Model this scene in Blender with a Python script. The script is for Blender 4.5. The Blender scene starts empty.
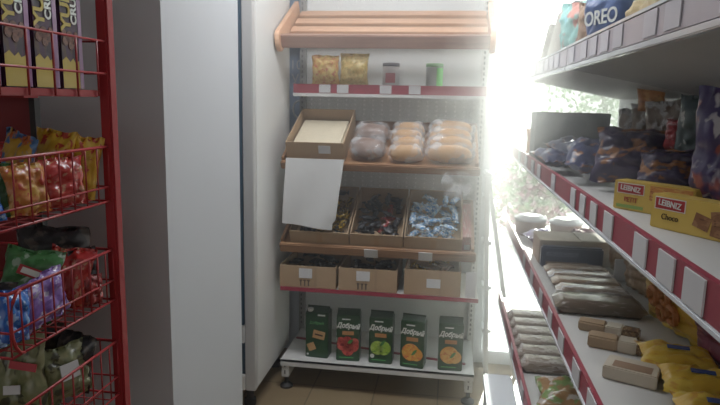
import bpy, bmesh, math, random
from mathutils import Matrix, Vector, noise as mnoise, Euler

random.seed(7)
C = bpy.context.scene.collection
PI = math.pi
R = math.radians

# ----------------------------------------------------------------- materials
MATS = {}

def _nt(name):
    m = bpy.data.materials.new(name)
    m.use_nodes = True
    nt = m.node_tree
    return m, nt, nt.nodes['Principled BSDF']

def _rgb(c):
    return (c[0], c[1], c[2], 1.0)

def mat(name, col, rough=.5, metal=0., var=.12, scale=8., bump=0., bscale=40., coat=0.):
    """plain surface with a soft procedural mottling"""
    if name in MATS:
        return MATS[name]
    m, nt, p = _nt(name)
    tc = nt.nodes.new('ShaderNodeTexCoord')
    nz = nt.nodes.new('ShaderNodeTexNoise')
    nz.inputs['Scale'].default_value = scale
    nz.inputs['Detail'].default_value = 3
    nt.links.new(tc.outputs['Object'], nz.inputs['Vector'])
    mx = nt.nodes.new('ShaderNodeMix')
    mx.data_type = 'RGBA'
    mx.inputs[6].default_value = _rgb([max(0, x * (1 - var)) for x in col])
    mx.inputs[7].default_value = _rgb([min(1, x * (1 + var)) for x in col])
    nt.links.new(nz.outputs['Fac'], mx.inputs[0])
    nt.links.new(mx.outputs[2], p.inputs['Base Color'])
    p.inputs['Roughness'].default_value = rough
    p.inputs['Metallic'].default_value = metal
    if coat:
        p.inputs['Coat Weight'].default_value = coat
    if bump:
        n2 = nt.nodes.new('ShaderNodeTexNoise')
        n2.inputs['Scale'].default_value = bscale
        b = nt.nodes.new('ShaderNodeBump')
        b.inputs['Strength'].default_value = bump
        b.inputs['Distance'].default_value = .01
        nt.links.new(tc.outputs['Object'], n2.inputs['Vector'])
        nt.links.new(n2.outputs['Fac'], b.inputs['Height'])
        nt.links.new(b.outputs['Normal'], p.inputs['Normal'])
    MATS[name] = m
    return m

def mat_print(name, base, second, accent, rough=.28, scale=3., t1=.52, t2=.62, metal=0.):
    """printed film: blotches of a second and a third colour over a base"""
    if name in MATS:
        return MATS[name]
    m, nt, p = _nt(name)
    tc = nt.nodes.new('ShaderNodeTexCoord')
    last = None
    cols = [(second, t1, scale, 0.), (accent, t2, scale * 1.7, 5.)]
    for c, t, s, off in cols:
        mp = nt.nodes.new('ShaderNodeMapping')
        mp.inputs['Location'].default_value = (off, off * .7, off * 1.3 + len(name))
        nt.links.new(tc.outputs['Generated'], mp.inputs['Vector'])
        nz = nt.nodes.new('ShaderNodeTexNoise')
        nz.inputs['Scale'].default_value = s
        nz.inputs['Detail'].default_value = 2
        nt.links.new(mp.outputs[0], nz.inputs['Vector'])
        rmp = nt.nodes.new('ShaderNodeMapRange')
        rmp.inputs[1].default_value = t - .03
        rmp.inputs[2].default_value = t + .03
        nt.links.new(nz.outputs['Fac'], rmp.inputs[0])
        mx = nt.nodes.new('ShaderNodeMix')
        mx.data_type = 'RGBA'
        nt.links.new(rmp.outputs[0], mx.inputs[0])
        if last is None:
            mx.inputs[6].default_value = _rgb(base)
        else:
            nt.links.new(last, mx.inputs[6])
        mx.inputs[7].default_value = _rgb(c)
        last = mx.outputs[2]
    nt.links.new(last, p.inputs['Base Color'])
    p.inputs['Roughness'].default_value = rough
    p.inputs['Metallic'].default_value = metal
    MATS[name] = m
    return m

def mat_wood(name, c1, c2, rough=.5):
    if name in MATS:
        return MATS[name]
    m, nt, p = _nt(name)
    tc = nt.nodes.new('ShaderNodeTexCoord')
    mp = nt.nodes.new('ShaderNodeMapping')
    mp.inputs['Scale'].default_value = (1.5, 30, 30)
    nt.links.new(tc.outputs['Object'], mp.inputs['Vector'])
    nz = nt.nodes.new('ShaderNodeTexNoise')
    nz.inputs['Scale'].default_value = 2.2
    nz.inputs['Detail'].default_value = 5
    nz.inputs['Distortion'].default_value = .6
    nt.links.new(mp.outputs[0], nz.inputs['Vector'])
    cr = nt.nodes.new('ShaderNodeValToRGB')
    cr.color_ramp.elements[0].position = .35
    cr.color_ramp.elements[0].color = _rgb(c1)
    cr.color_ramp.elements[1].position = .65
    cr.color_ramp.elements[1].color = _rgb(c2)
    nt.links.new(nz.outputs['Fac'], cr.inputs[0])
    nt.links.new(cr.outputs[0], p.inputs['Base Color'])
    p.inputs['Roughness'].default_value = rough
    MATS[name] = m
    return m

def mat_tiles(name):
    m, nt, p = _nt(name)
    tc = nt.nodes.new('ShaderNodeTexCoord')
    br = nt.nodes.new('ShaderNodeTexBrick')
    br.offset = 0
    br.inputs['Color1'].default_value = (.23, .165, .095, 1)
    br.inputs['Color2'].default_value = (.27, .20, .115, 1)
    br.inputs['Mortar'].default_value = (.12, .09, .06, 1)
    br.inputs['Scale'].default_value = 1
    br.inputs['Mortar Size'].default_value = .004
    br.inputs['Brick Width'].default_value = .33
    br.inputs['Row Height'].default_value = .33
    nt.links.new(tc.outputs['Object'], br.inputs['Vector'])
    nt.links.new(br.outputs['Color'], p.inputs['Base Color'])
    p.inputs['Roughness'].default_value = .35
    return m

def mat_perforated(name):
    """white sheet steel with rows of dark punched dots"""
    m, nt, p = _nt(name)
    tc = nt.nodes.new('ShaderNodeTexCoord')
    sp = nt.nodes.new('ShaderNodeSeparateXYZ')
    nt.links.new(tc.outputs['Object'], sp.inputs[0])
    def math_(op, a, b=None):
        n = nt.nodes.new('ShaderNodeMath')
        n.operation = op
        for i, v in enumerate((a, b)):
            if v is None:
                continue
            if isinstance(v, (int, float)):
                n.inputs[i].default_value = v
            else:
                nt.links.new(v, n.inputs[i])
        return n.outputs[0]
    def cell(sock, pitch):
        f = math_('FRACT', math_('MULTIPLY', sock, 1 / pitch))
        return math_('MULTIPLY', math_('SUBTRACT', f, .5), pitch)
    a = cell(sp.outputs['X'], .05)
    b = cell(sp.outputs['Z'], .025)
    d = math_('SQRT', math_('ADD', math_('MULTIPLY', a, a), math_('MULTIPLY', b, b)))
    zone = math_('MULTIPLY', math_('GREATER_THAN', sp.outputs['Z'], .62), math_('LESS_THAN', sp.outputs['Z'], 1.55))
    hole = math_('MULTIPLY', math_('LESS_THAN', d, .0052), zone)
    mx = nt.nodes.new('ShaderNodeMix')
    mx.data_type = 'RGBA'
    nt.links.new(hole, mx.inputs[0])
    mx.inputs[6].default_value = (.77, .79, .78, 1)
    mx.inputs[7].default_value = (1, 1, 1, 1)
    nt.links.new(mx.outputs[2], p.inputs['Base Color'])
    p.inputs['Roughness'].default_value = .45
    return m

def mat_film(name, tint=(1, 1, 1), clear=.72, rough=.12):
    """clear plastic film: mostly see-through with glossy highlights"""
    m = bpy.data.materials.new(name)
    m.use_nodes = True
    nt = m.node_tree
    nt.nodes.clear()
    out = nt.nodes.new('ShaderNodeOutputMaterial')
    tr = nt.nodes.new('ShaderNodeBsdfTransparent')
    tr.inputs[0].default_value = _rgb(tint)
    pb = nt.nodes.new('ShaderNodeBsdfPrincipled')
    pb.inputs['Base Color'].default_value = (.85, .87, .9, 1)
    pb.inputs['Roughness'].default_value = rough
    pb.inputs['Specular IOR Level'].default_value = .9
    tc = nt.nodes.new('ShaderNodeTexCoord')
    nz = nt.nodes.new('ShaderNodeTexNoise')
    nz.inputs['Scale'].default_value = 14
    nt.links.new(tc.outputs['Object'], nz.inputs['Vector'])
    mr = nt.nodes.new('ShaderNodeMapRange')
    mr.inputs[1].default_value = .4
    mr.inputs[2].default_value = .7
    mr.inputs[3].default_value = 1 - clear - .08
    mr.inputs[4].default_value = min(1, 1 - clear + .3)
    nt.links.new(nz.outputs['Fac'], mr.inputs[0])
    mx = nt.nodes.new('ShaderNodeMixShader')
    nt.links.new(mr.outputs[0], mx.inputs[0])
    nt.links.new(tr.outputs[0], mx.inputs[1])
    nt.links.new(pb.outputs[0], mx.inputs[2])
    nt.links.new(mx.outputs[0], out.inputs[0])
    return m

def mat_glass(name, tint=(.93, .97, .96), k=.06):
    m = bpy.data.materials.new(name)
    m.use_nodes = True
    nt = m.node_tree
    nt.nodes.clear()
    out = nt.nodes.new('ShaderNodeOutputMaterial')
    tr = nt.nodes.new('ShaderNodeBsdfTransparent')
    tr.inputs[0].default_value = _rgb(tint)
    gl = nt.nodes.new('ShaderNodeBsdfGlossy')
    gl.inputs['Roughness'].default_value = .02
    mx = nt.nodes.new('ShaderNodeMixShader')
    mx.inputs[0].default_value = k
    nt.links.new(tr.outputs[0], mx.inputs[1])
    nt.links.new(gl.outputs[0], mx.inputs[2])
    nt.links.new(mx.outputs[0], out.inputs[0])
    return m

WHITE = mat('white_enamel', (.74, .75, .74), .4, var=.03)
WALLM = mat('painted_wall', (.66, .69, .73), .75, var=.03, scale=3)
COLM = mat('column_plaster', (.50, .51, .53), .8, var=.03, scale=3)
CEILM = mat('ceiling_paint', (.7, .7, .7), .9, var=.03)
FRIDGE = mat('fridge_enamel', (.74, .74, .72), .38, var=.03, scale=3)
TRIM = mat('fridge_trim_grey', (.52, .51, .5), .4, var=.04)
DARKGL = mat('fridge_dark_glass', (.03, .07, .11), .12, var=.2)
GREYPL = mat('grey_plastic', (.45, .47, .5), .35, var=.05)
BLACK = mat('black_rubber', (.02, .02, .02), .6)
DARKMET = mat('dark_metal', (.10, .10, .11), .5)
PINE = mat_wood('varnished_pine', (.60, .34, .21), (.74, .46, .30))
PINED = mat_wood('brown_pine', (.24, .12, .06), (.34, .18, .09))
CARD = mat('cardboard', (.38, .26, .155), .8, var=.1, scale=14)
CARDD = mat('cardboard_dark', (.34, .23, .14), .8, var=.1, scale=14)
TAPE = mat('brown_tape', (.36, .22, .11), .35)
INK = mat('dark_ink', (.06, .04, .03), .8)
TAGW = mat('white_paper_tag', (.60, .60, .61), .6, var=.03)
PAPER = mat('white_paper', (.58, .58, .57), .7, var=.05, scale=6, bump=.4, bscale=9)
REDSTRIP = mat('red_price_strip', (.30, .03, .055), .4, var=.06)
PALESTRIP = mat('pale_price_strip', (.50, .46, .52), .3, var=.12, scale=5)
CLEARLIP = mat('clear_lip', (.7, .74, .78), .15, var=.04)
REDM = mat('red_powder_coat', (.27, .008, .012), .6, var=.08)
REDW = mat('red_wire', (.30, .016, .02), .4, var=.08)
REDPANEL = mat('red_sheet', (.17, .010, .012), .5, var=.15)
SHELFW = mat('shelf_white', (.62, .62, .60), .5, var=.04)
SHELFG = mat('shelf_shaded', (.33, .33, .32), .55, var=.05)  # shelf white with shade put into the colour
PERF = mat_perforated('perforated_sheet')
FILM = mat_film('clear_film')
FILMW = mat_film('bread_bag_film', clear=.84)
GLASS = mat_glass('window_glass')
PVC = mat('white_pvc', (.8, .81, .82), .35, var=.03)

# ----------------------------------------------------------------- mesh helpers
class MB:
    def __init__(self):
        self.bm = bmesh.new()

    def box(self, x0, x1, y0, y1, z0, z1, M=None):
        vs = []
        for x in (x0, x1):
            for y in (y0, y1):
                for z in (z0, z1):
                    v = Vector((x, y, z))
                    vs.append(self.bm.verts.new(M @ v if M else v))
        for f in ((0, 1, 3, 2), (4, 6, 7, 5), (0, 4, 5, 1), (2, 3, 7, 6), (0, 2, 6, 4), (1, 5, 7, 3)):
            self.bm.faces.new([vs[i] for i in f])
        return self

    def bar(self, a, b, w, h, up=(0, 0, 1)):
        a, b = Vector(a), Vector(b)
        d = (b - a).normalized()
        up = Vector(up)
        if abs(d.dot(up)) > .98:
            up = Vector((0, 1, 0))
        s = d.cross(up).normalized()
        u = s.cross(d)
        vs = []
        for p in (a, b):
            for i, j in ((-1, -1), (1, -1), (1, 1), (-1, 1)):
                vs.append(self.bm.verts.new(p + s * (i * w / 2) + u * (j * h / 2)))
        for f in ((3, 2, 1, 0), (4, 5, 6, 7), (0, 1, 5, 4), (1, 2, 6, 5), (2, 3, 7, 6), (3, 0, 4, 7)):
            self.bm.faces.new([vs[i] for i in f])
        return self

    def tube(self, pts, r, n=6, closed=False):
        pts = [Vector(p) for p in pts]
        rings = []
        N = len(pts)
        for i, p in enumerate(pts):
            if closed:
                d = (pts[(i + 1) % N] - pts[i - 1]).normalized()
            else:
                d = (pts[min(i + 1, N - 1)] - pts[max(i - 1, 0)]).normalized()
            ref = Vector((0, 0, 1)) if abs(d.z) < .9 else Vector((0, 1, 0))
            s = d.cross(ref).normalized()
            u = s.cross(d)
            rr = r[i] if isinstance(r, (list, tuple)) else r
            rings.append([self.bm.verts.new(p + (s * math.cos(2 * PI * k / n) + u * math.sin(2 * PI * k / n)) * rr) for k in range(n)])
        M = N if closed else N - 1
        for i in range(M):
            a, b = rings[i], rings[(i + 1) % N]
            for k in range(n):
                self.bm.faces.new((a[k], a[(k + 1) % n], b[(k + 1) % n], b[k]))
        if not closed:
            self.bm.faces.new(rings[0][::-1])
            self.bm.faces.new(rings[-1])
        return self

    def lathe(self, prof, n=24, c=(0, 0, 0)):
        rings = []
        for r, z in prof:
            rings.append([self.bm.verts.new((c[0] + r * math.cos(2 * PI * k / n), c[1] + r * math.sin(2 * PI * k / n), c[2] + z)) for k in range(n)])
        for a, b in zip(rings, rings[1:]):
            for k in range(n):
                self.bm.faces.new((a[k], a[(k + 1) % n], b[(k + 1) % n], b[k]))
        self.bm.faces.new(rings[0][::-1])
        self.bm.faces.new(rings[-1])
        return self

    def prism(self, outline, axis_from, axis_to):
        """outline: list of (a,b) in the YZ plane, extruded along x"""
        A = [self.bm.verts.new((axis_from, a, b)) for a, b in outline]
        B = [self.bm.verts.new((axis_to, a, b)) for a, b in outline]
        n = len(outline)
        self.bm.faces.new(A[::-1])
        self.bm.faces.new(B)
        for i in range(n):
            self.bm.faces.new((A[i], A[(i + 1) % n], B[(i + 1) % n], B[i]))
        return self

    def grid(self, fn, nu, nv):
        g = [[self.bm.verts.new(fn(i / nu, j / nv)) for j in range(nv + 1)] for i in range(nu + 1)]
        for i in range(nu):
            for j in range(nv):
                self.bm.faces.new((g[i][j], g[i + 1][j], g[i + 1][j + 1], g[i][j + 1]))
        return self

    def build(self, name, material, parent=None, bevel=0., smooth=False, loc=None, rot=None):
        bm = self.bm
        if bevel:
            bmesh.ops.bevel(bm, geom=list(bm.edges), offset=bevel, segments=2, affect='EDGES', clamp_overlap=True)
        bmesh.ops.recalc_face_normals(bm, faces=list(bm.faces))
        me = bpy.data.meshes.new(name)
        bm.to_mesh(me)
        bm.free()
        me.materials.append(material)
        if smooth:
            for p in me.polygons:
                p.use_smooth = True
        o = bpy.data.objects.new(name, me)
        C.objects.link(o)
        if parent:
            o.parent = parent
        if loc is not None:
            o.location = loc
        if rot is not None:
            o.rotation_euler = rot
        return o

def thing(name, label, cat, loc=(0, 0, 0), rot=(0, 0, 0), group=None):
    o = bpy.data.objects.new(name, None)
    o.empty_display_size = .05
    C.objects.link(o)
    o.location = loc
    o.rotation_euler = rot
    return tag(o, label, cat, group)

def tag(o, label, cat, group=None):
    o['label'] = label
    o['category'] = cat
    if group:
        o['group'] = group
    return o

def struct(o):
    o['kind'] = 'structure'
    return o

def lettering(s, size, material, parent, loc, rot, name='lettering', depth=.0006, align='CENTER', sx=1., bold=0., shear=0.):
    cu = bpy.data.curves.new('tmp', 'FONT')
    cu.body = s
    cu.size = size
    cu.extrude = depth
    cu.offset = bold
    cu.shear = shear
    cu.align_x = align
    cu.align_y = 'CENTER'
    o = bpy.data.objects.new('tmp', cu)
    C.objects.link(o)
    dg = bpy.context.evaluated_depsgraph_get()
    me = bpy.data.meshes.new_from_object(o.evaluated_get(dg))
    bpy.data.objects.remove(o)
    bpy.data.curves.remove(cu)
    me.materials.clear()
    me.materials.append(material)
    t = bpy.data.objects.new(name, me)
    C.objects.link(t)
    t.parent = parent
    t.location = loc
    t.rotation_euler = rot
    t.scale = (sx, 1, 1)
    return t

def bag_mb(w, h, t, seed=0, nx=18, nz=24, wr=1.0):
    """crimped flat bag standing on its bottom seal: x width, y thickness, z height"""
    mb = MB()
    sv = Vector((seed * 3.17, seed * 1.7, seed * 2.3))
    rnd = random.Random(seed)
    lean = rnd.uniform(-.05, .05)
    folds = [(rnd.uniform(-1, 1), rnd.uniform(.1, .9), rnd.uniform(-2, 2), rnd.uniform(.06, .14)) for _ in range(6)]
    for side in (-1, 1):
        def fn(a, b, side=side):
            u = a * 2 - 1
            v = b
            body = max(0., min(1., (v - .05) / .20)) * max(0., min(1., (.95 - v) / .22))
            body = math.sin(body * PI / 2)
            prof = (max(0., 1 - abs(u) ** 2.6)) ** .6 * body
            x = u * w / 2 * (1 - .09 * math.sin(PI * v) + .05 * mnoise.noise(Vector((v * 3, 1, 0)) + sv))
            z = v * h
            p = Vector((x / w * 3, side * .7, z / h * 3.5)) + sv
            wrk = mnoise.noise(p * 1.3) * .30 + (abs(mnoise.noise(p * 2.6)) - .25) * .45 + (abs(mnoise.noise(p * 5.5)) - .2) * .18
            for fu, fv, sl, wd in folds:
                d = (u - fu) * math.cos(sl) + (v - fv) * 2 * math.sin(sl)
                wrk -= .22 * math.exp(-(d / wd) ** 2)
            y = side * t / 2 * prof * (1 + wrk * wr)
            if body < .35:
                y += (.0025 + w * .012) * math.sin(u * 13 + seed) * (1 - abs(u) ** 6) * (1 - body)
            x += mnoise.noise(p * 2 + Vector((9, 0, 0))) * w * .03 + lean * (v - .5) * w
            z += mnoise.noise(Vector((u * 1.7, 3, 0)) + sv) * h * .06 * (v - .5) * 2
            return Vector((x, y, z))
        mb.grid(fn, nx, nz)
    bmesh.ops.remove_doubles(mb.bm, verts=list(mb.bm.verts), dist=.0004)
    return mb

SURFACES = [1.2485, .8355, .5105, 1.2725, 1.0345, .7945, 1.5845]
def bag(name, label, cat, w, h, t, material, loc, rot, seed=0, group=None, wr=1.0, rest=True):
    """rest: lower or lift the bag so that it touches the surface it stands on"""
    o = bag_mb(w, h, t, seed, wr=wr).build(name, material, None, smooth=True, loc=loc, rot=rot)
    Rm = Euler(rot).to_matrix()
    pts = [Rm @ v.co + Vector(loc) for v in o.data.vertices]
    if rest == 'tilted':
        o.location.z += .0015 - min(p.z - (1.632 - (p.x - .352) * .2) for p in pts)
    elif rest:
        base = max([q for q in SURFACES if q <= loc[2] + .06] or [0])
        o.location.z += base + .001 - min(p.z for p in pts)
    return tag(o, label, cat, group)

# ================================================================= SETTING
b = MB().box(-2.2, 1.05, -1.6, 3.5, -.05, 0)
struct(b.build('floor', mat_tiles('floor_tiles')))
struct(MB().box(-2.2, 1.05, -1.6, 3.5, 2.7, 2.75).build('ceiling', CEILM))
struct(MB().box(-2.2, -.787, 1.6, 2.209, 0, 2.7).build('column', COLM))
struct(MB().box(-2.25, -2.2, -1.6, 3.5, 0, 2.7).build('wall_left', WALLM))
struct(MB().box(-2.2, .19, 3.42, 3.5, 0, 2.7).build('wall_far', WALLM))
struct(MB().box(.98, 1.05, -1.6, 2.95, 0, 2.7).build('wall_right', WALLM))
struct(MB().box(-2.2, 1.05, -1.65, -1.6, 0, 2.7).build('wall_near', WALLM))
# glazed front: white frames and panes
w1 = thing('window_1', 'tall white framed shop window', 'window')
del w1['category'], w1['label']
struct(w1)
f = MB()
f.box(.19, .25, 3.43, 3.49, 0, 2.7)
f.box(.97, 1.05, 3.43, 3.49, 0, 2.7)
f.box(.25, .97, 3.43, 3.49, 0, .08)
f.box(.25, .97, 3.43, 3.49, 2.6, 2.7)
struct(f.build('window_frame', PVC, w1, bevel=.004))
struct(MB().box(.25, .97, 3.455, 3.462, .08, 2.6).build('pane', GLASS, w1))
w2 = thing('window_2', '', '')
del w2['category'], w2['label']
struct(w2)
f = MB()
f.box(.985, 1.045, 2.95, 3.0, 0, 2.7)
f.box(.985, 1.045, 3.0, 3.43, 0, .08)
f.box(.985, 1.045, 3.0, 3.43, 2.6, 2.7)
struct(f.build('window_frame', PVC, w2, bevel=.004))
struct(MB().box(1.01, 1.017, 3.0, 3.43, .08, 2.6).build('pane', GLASS, w2))

# outside: paving and bushes
PAVE = mat('pale_paving', (.75, .7, .62), .9, var=.1, scale=2)
struct(MB().box(-6, 14, 3.5, 26, -.12, -.06).build('ground', PAVE))
struct(MB().box(1.1, 14, -3, 3.5, -.12, -.06).build('ground', PAVE))
LEAF = mat_print('leaf_green', (.22, .36, .14), (.32, .46, .2), (.15, .26, .1), rough=.6, scale=6)
LEAFP = mat_print('leaf_mixed', (.30, .40, .22), (.55, .30, .36), (.2, .33, .14), rough=.6, scale=9)
BARK = mat('bark', (.2, .14, .1), .9)

def bush(name, label, cat, loc, size, n, leafmat, seed, trunk=0.):
    rnd = random.Random(seed)
    t = thing(name, label, cat, loc)
    mb = MB()
    lobes = [(Vector((rnd.uniform(-.55, .55) * size[0], rnd.uniform(-.5, .5) * size[1], trunk + size[2] * rnd.uniform(.25, .8))), rnd.uniform(.25, .45)) for _ in range(9)]
    for i in range(n):
        c, rr = rnd.choice(lobes)
        d = Vector((rnd.gauss(0, 1), rnd.gauss(0, 1), rnd.gauss(0, 1))).normalized()
        p = c + Vector((d.x * size[0], d.y * size[1], d.z * size[2])) * rr * rnd.uniform(.55, 1)
        p.z = max(p.z, .05)
        L = rnd.uniform(.05, .1)
        M = Matrix.Translation(p) @ Euler((rnd.uniform(0, 6), rnd.uniform(0, 6), rnd.uniform(0, 6))).to_matrix().to_4x4()
        vs = [mb.bm.verts.new(M @ Vector(q)) for q in ((0, 0, 0), (L * .35, L * .5, .01), (0, L, 0), (-L * .35, L * .5, .01))]
        mb.bm.faces.new(vs)
    mb.build('foliage', leafmat, t)
    s = MB()
    for k in range(4):
        s.tube([(0, 0, 0), (rnd.uniform(-.2, .2) * size[0], rnd.uniform(-.1, .1), trunk + size[2] * .35), (rnd.uniform(-.4, .4) * size[0], rnd.uniform(-.2, .2), trunk + size[2] * .7)], [.05, .035, .012])
    s.build('stem', BARK, t)
    return t

bush('flowering_bush', 'low pinkish green bush outside beyond the shop window', 'bush', (.95, 7.0, -.06), (.85, .5, 1.0), 1500, LEAFP, 3)
bush('tree', 'pale green leafy tree outside, seen beside the dark box on the middle shelf', 'tree', (2.2, 8.2, -.06), (1.3, .9, 1.9), 3200, LEAF, 5, trunk=.8)

# ================================================================= FRIDGE
fr = thing('refrigerator', 'tall white refrigerator cabinet with dark glass door left of the wooden-shelved unit', 'refrigerator', (0, 0, 0))
FX0, FX1, FY0, FY1 = -1.50, -.868, 2.62, 3.25
MB().box(FX0, FX1, FY0 + .04, FY1, .12, 2.4).build('cabinet_body', FRIDGE, fr, bevel=.006)
MB().box(FX1 - .05, FX1 - .001, FY0, FY0 + .04, .12, 2.4).build('front_trim', TRIM, fr, bevel=.003)
MB().box(FX0, FX1 - .052, FY0 - .005, FY0 + .038, .45, 2.3).build('door', DARKGL, fr, bevel=.004)
MB().tube([(FX1 - .105, FY0 - .004, 1.25), (FX1 - .105, FY0 - .03, 1.235), (FX1 - .105, FY0 - .03, 1.115), (FX1 - .105, FY0 - .004, 1.10)], .009, 8).build('handle', GREYPL, fr, smooth=True)
MB().box(FX0, FX1 - .052, FY0 - .002, FY0 + .038, .36, .447).build('lower_trim', FRIDGE, fr, bevel=.003)
MB().box(FX0, FX1 - .052, FY0 + .01, FY0 + .038, .2, .357).build('vent_grille', DARKGL, fr)
MB().box(FX0, FX1 - .052, FY0 - .002, FY0 + .038, .12, .197).build('kick_trim', FRIDGE, fr, bevel=.003)
for yy in (FY0 + .10, FY1 - .08):
    for xx in (FX0 + .06, FX1 - .06):
        MB().lathe([(.03, 0), (.03, .03), (.018, .035), (.018, .125)], 14, (xx, yy, 0)).build('foot', BLACK, fr)

# sign strip on the wall between the fridge and the shelving unit
SIGNB = mat('sign_blue', (.30, .38, .52), .5, var=.06)
sg = thing('sign_panel', 'blue wall sign with white letters in the gap between refrigerator and shelving unit', 'sign', (-.865, 3.40, 0))
MB().box(-.18, .06, 0, .012, 1.3, 2.3).build('board', SIGNB, sg)
for s, z, sz in (('100', 1.70, .075), ('УР', 1.62, .075), ('Я', 1.545, .07)):
    lettering(s, sz, TAGW, sg, (.012, -.001, z), (PI / 2, 0, 0))
MB().tube([(.012 + .035 * math.cos(k * PI / 10), -.002, 1.455 + .048 * math.sin(k * PI / 10)) for k in range(20)], .006, 6, True).build('ring_emblem', TAGW, sg)

# ================================================================= CENTRAL SHELVING UNIT
GX0, GX1 = -.824, .176
g = thing('shelving_unit', 'white metal shelving unit with pine trays standing between refrigerator and window', 'shelving unit')
MB().box(GX0, GX1, 3.372, 3.392, .12, 2.3).build('back_panel', PERF, g)
SLOT = mat('slot_dark', (.12, .12, .12), .8)
for x, m_ in ((GX0 - .012, SHELFG), (GX1 - .022, SHELFW)):  # left upright greyed: darkness of the gap put into its colour
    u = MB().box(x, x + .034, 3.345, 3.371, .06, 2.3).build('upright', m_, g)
    s = MB()
    for k in range(74):
        z = .2 + k * .028
        s.box(x + .010, x + .018, 3.343, 3.3452, z, z + .014)
    s.build('slots', SLOT, u)
d = MB()
d.box(GX0, GX1, 2.9, 3.37, .153, .166)
d.box(GX0, GX1, 2.9, 2.903, .13, .166)
d.build('base_deck', SHELFW, g, bevel=.001)
MB().bar((GX0 + .01, 3.20, .1675), (GX1 - .04, 3.02, .1675), .022, .003).build('ribbon', REDSTRIP, g)
for x in (GX0 + .004, GX1 - .044):
    l = MB().box(x, x + .040, 2.906, 3.36, .065, .152).build('leg', SHELFW, g, bevel=.003)
    s = MB()
    for k, z in ((0, .083), (1, .122)):
        s.box(x + .015, x + .022, 2.903, 2.907, z, z + .02)
    s.build('slots', SLOT, l)
    for yy in (2.935, 3.33):
        MB().lathe([(.034, 0), (.034, .010), (.020, .022), (.011, .026), (.011, .066)], 16, (x + .02, yy, 0)).build('foot', BLACK, g, smooth=False)

# -- red-lipped metal shelf
ms = MB()
ms.box(GX0, GX1, 3.17, 3.37, 1.572, 1.584)
ms.box(GX0, GX1, 3.168, 3.174, 1.545, 1.590)
ms = ms.build('metal_shelf', SHELFW, g)
rs = MB().box(GX0, GX1, 3.158, 3.167, 1.545, 1.592).build('price_strip', REDSTRIP, ms)
MB().box(GX0, GX1, 3.155, 3.17, 1.528, 1.544).build('shelf_edge', SHELFW, ms)
for x in (-.655, -.56, -.335, -.185):
    MB().box(x - .03, x + .03, 3.154, 3.1575, 1.548, 1.590).build('price_tag', TAGW, ms)

# -- top slatted pine shelf, sloping
TH = math.atan2(.20, .36)
def tilt(y, z, th):
    return Matrix.Translation((0, y, z)) @ Matrix.Rotation(th, 4, 'X')
T1 = tilt(2.99, 1.768, TH)
sh = MB()
L1 = .415
for k in range(4):
    v = .035 + k * .108
    sh.box(GX0 - .005, GX1 - .01, v, v + .066, .0, .018, T1)
top = sh.build('slatted_shelf', PINE, g, bevel=.002)
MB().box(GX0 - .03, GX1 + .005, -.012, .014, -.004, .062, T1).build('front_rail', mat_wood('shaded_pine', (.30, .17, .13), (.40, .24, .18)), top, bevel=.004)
for x in (GX0 - .036, GX1 - .006):
    # side plate: rounded at the front
    pl = []
    for k in range(9):
        a = PI / 2 + k * PI / 8
        pl.append((-.005 + .055 * math.cos(a) * .7, .032 + .055 * math.sin(a)))
    pl = pl + [(L1, -.025), (L1, .075)]
    mb = MB()
    mb.prism(pl, x, x + .024)
    bmesh.ops.transform(mb.bm, matrix=T1, verts=list(mb.bm.verts))
    mb.build('side_plate', PINE, top, bevel=.003)

# -- two sloping trays and one flat shelf for the boxes
def tray(yf, zf, th, L, lip_lo, lip_hi, wood, back_h):
    T = tilt(yf, zf, th)
    base = MB()
    base.box(GX0 + .002, GX1 - .03, .012, L, -.012, 0, T)
    o = base.build('sloping_tray', wood, g)
    MB().box(GX0 - .006, GX1 - .022, -.012, .012, lip_lo, lip_hi, T).build('front_rail', wood, o, bevel=.005)
    MB().box(GX0 + .01, GX1 - .03, L, L + .012, -.012, back_h, T).build('back_board', wood, o)
    for x in (GX0 - .004, GX1 - .046):
        MB().box(x, x + .016, .012, L, -.03, .03, T).build('side_plate', wood, o, bevel=.003)
    return o, T
TH2, TH3 = R(22.5), R(24)
tr2, T2 = tray(2.935, 1.195, TH2, .42, -.03, .012, PINED, .045)
tr3, T3 = tray(2.915, .775, TH3, .44, -.035, .018, PINED, .03)
for x in (-.36, -.09):
    MB().box(x - .034, x + .034, -.0165, -.0125, -.034, .014, T3).build('price_tag', TAGW, tr3)
f4 = MB().box(GX0, GX1, 2.905, 3.37, .547, .558).build('flat_shelf', SHELFW, g)
MB().box(GX0, GX1, 2.898, 2.904, .543, .562).build('price_strip', REDSTRIP, f4)
# brackets under the flat shelf
for x in (GX0 + .002, GX1 - .008):
    MB().prism([(3.37, .546), (2.95, .546), (3.37, .47)], x, x + .006).build('bracket', SHELFW, f4)

# ----------------------------------------------------------------- cardboard boxes on the unit
def open_box(name, label, w, dpt, h, loc, rot, m_=CARD, hb=None, group='open cardboard boxes on the shelving unit'):
    """open tray box: x width, y depth, origin at front-left-bottom"""
    t = thing(name, label, 'box', loc, rot, group)
    k = .005
    hb = hb or h
    mb = MB()
    mb.box(0, w, 0, k, 0, h)
    mb.box(0, w, dpt - k, dpt, 0, hb)
    for x in (0, w - k):
        mb.bm.verts.ensure_lookup_table()
        pr = MB()
        mb.prism([(k, 0), (dpt - k, 0), (dpt - k, hb), (k, h)], x, x + k)
        pr.bm.free()
    mb.box(k, w - k, k, dpt - k, 0, k)
    mb.build('carton', m_, t)
    return t

def p3(T, x, v, w):
    return T @ Vector((x, v, w))

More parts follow.
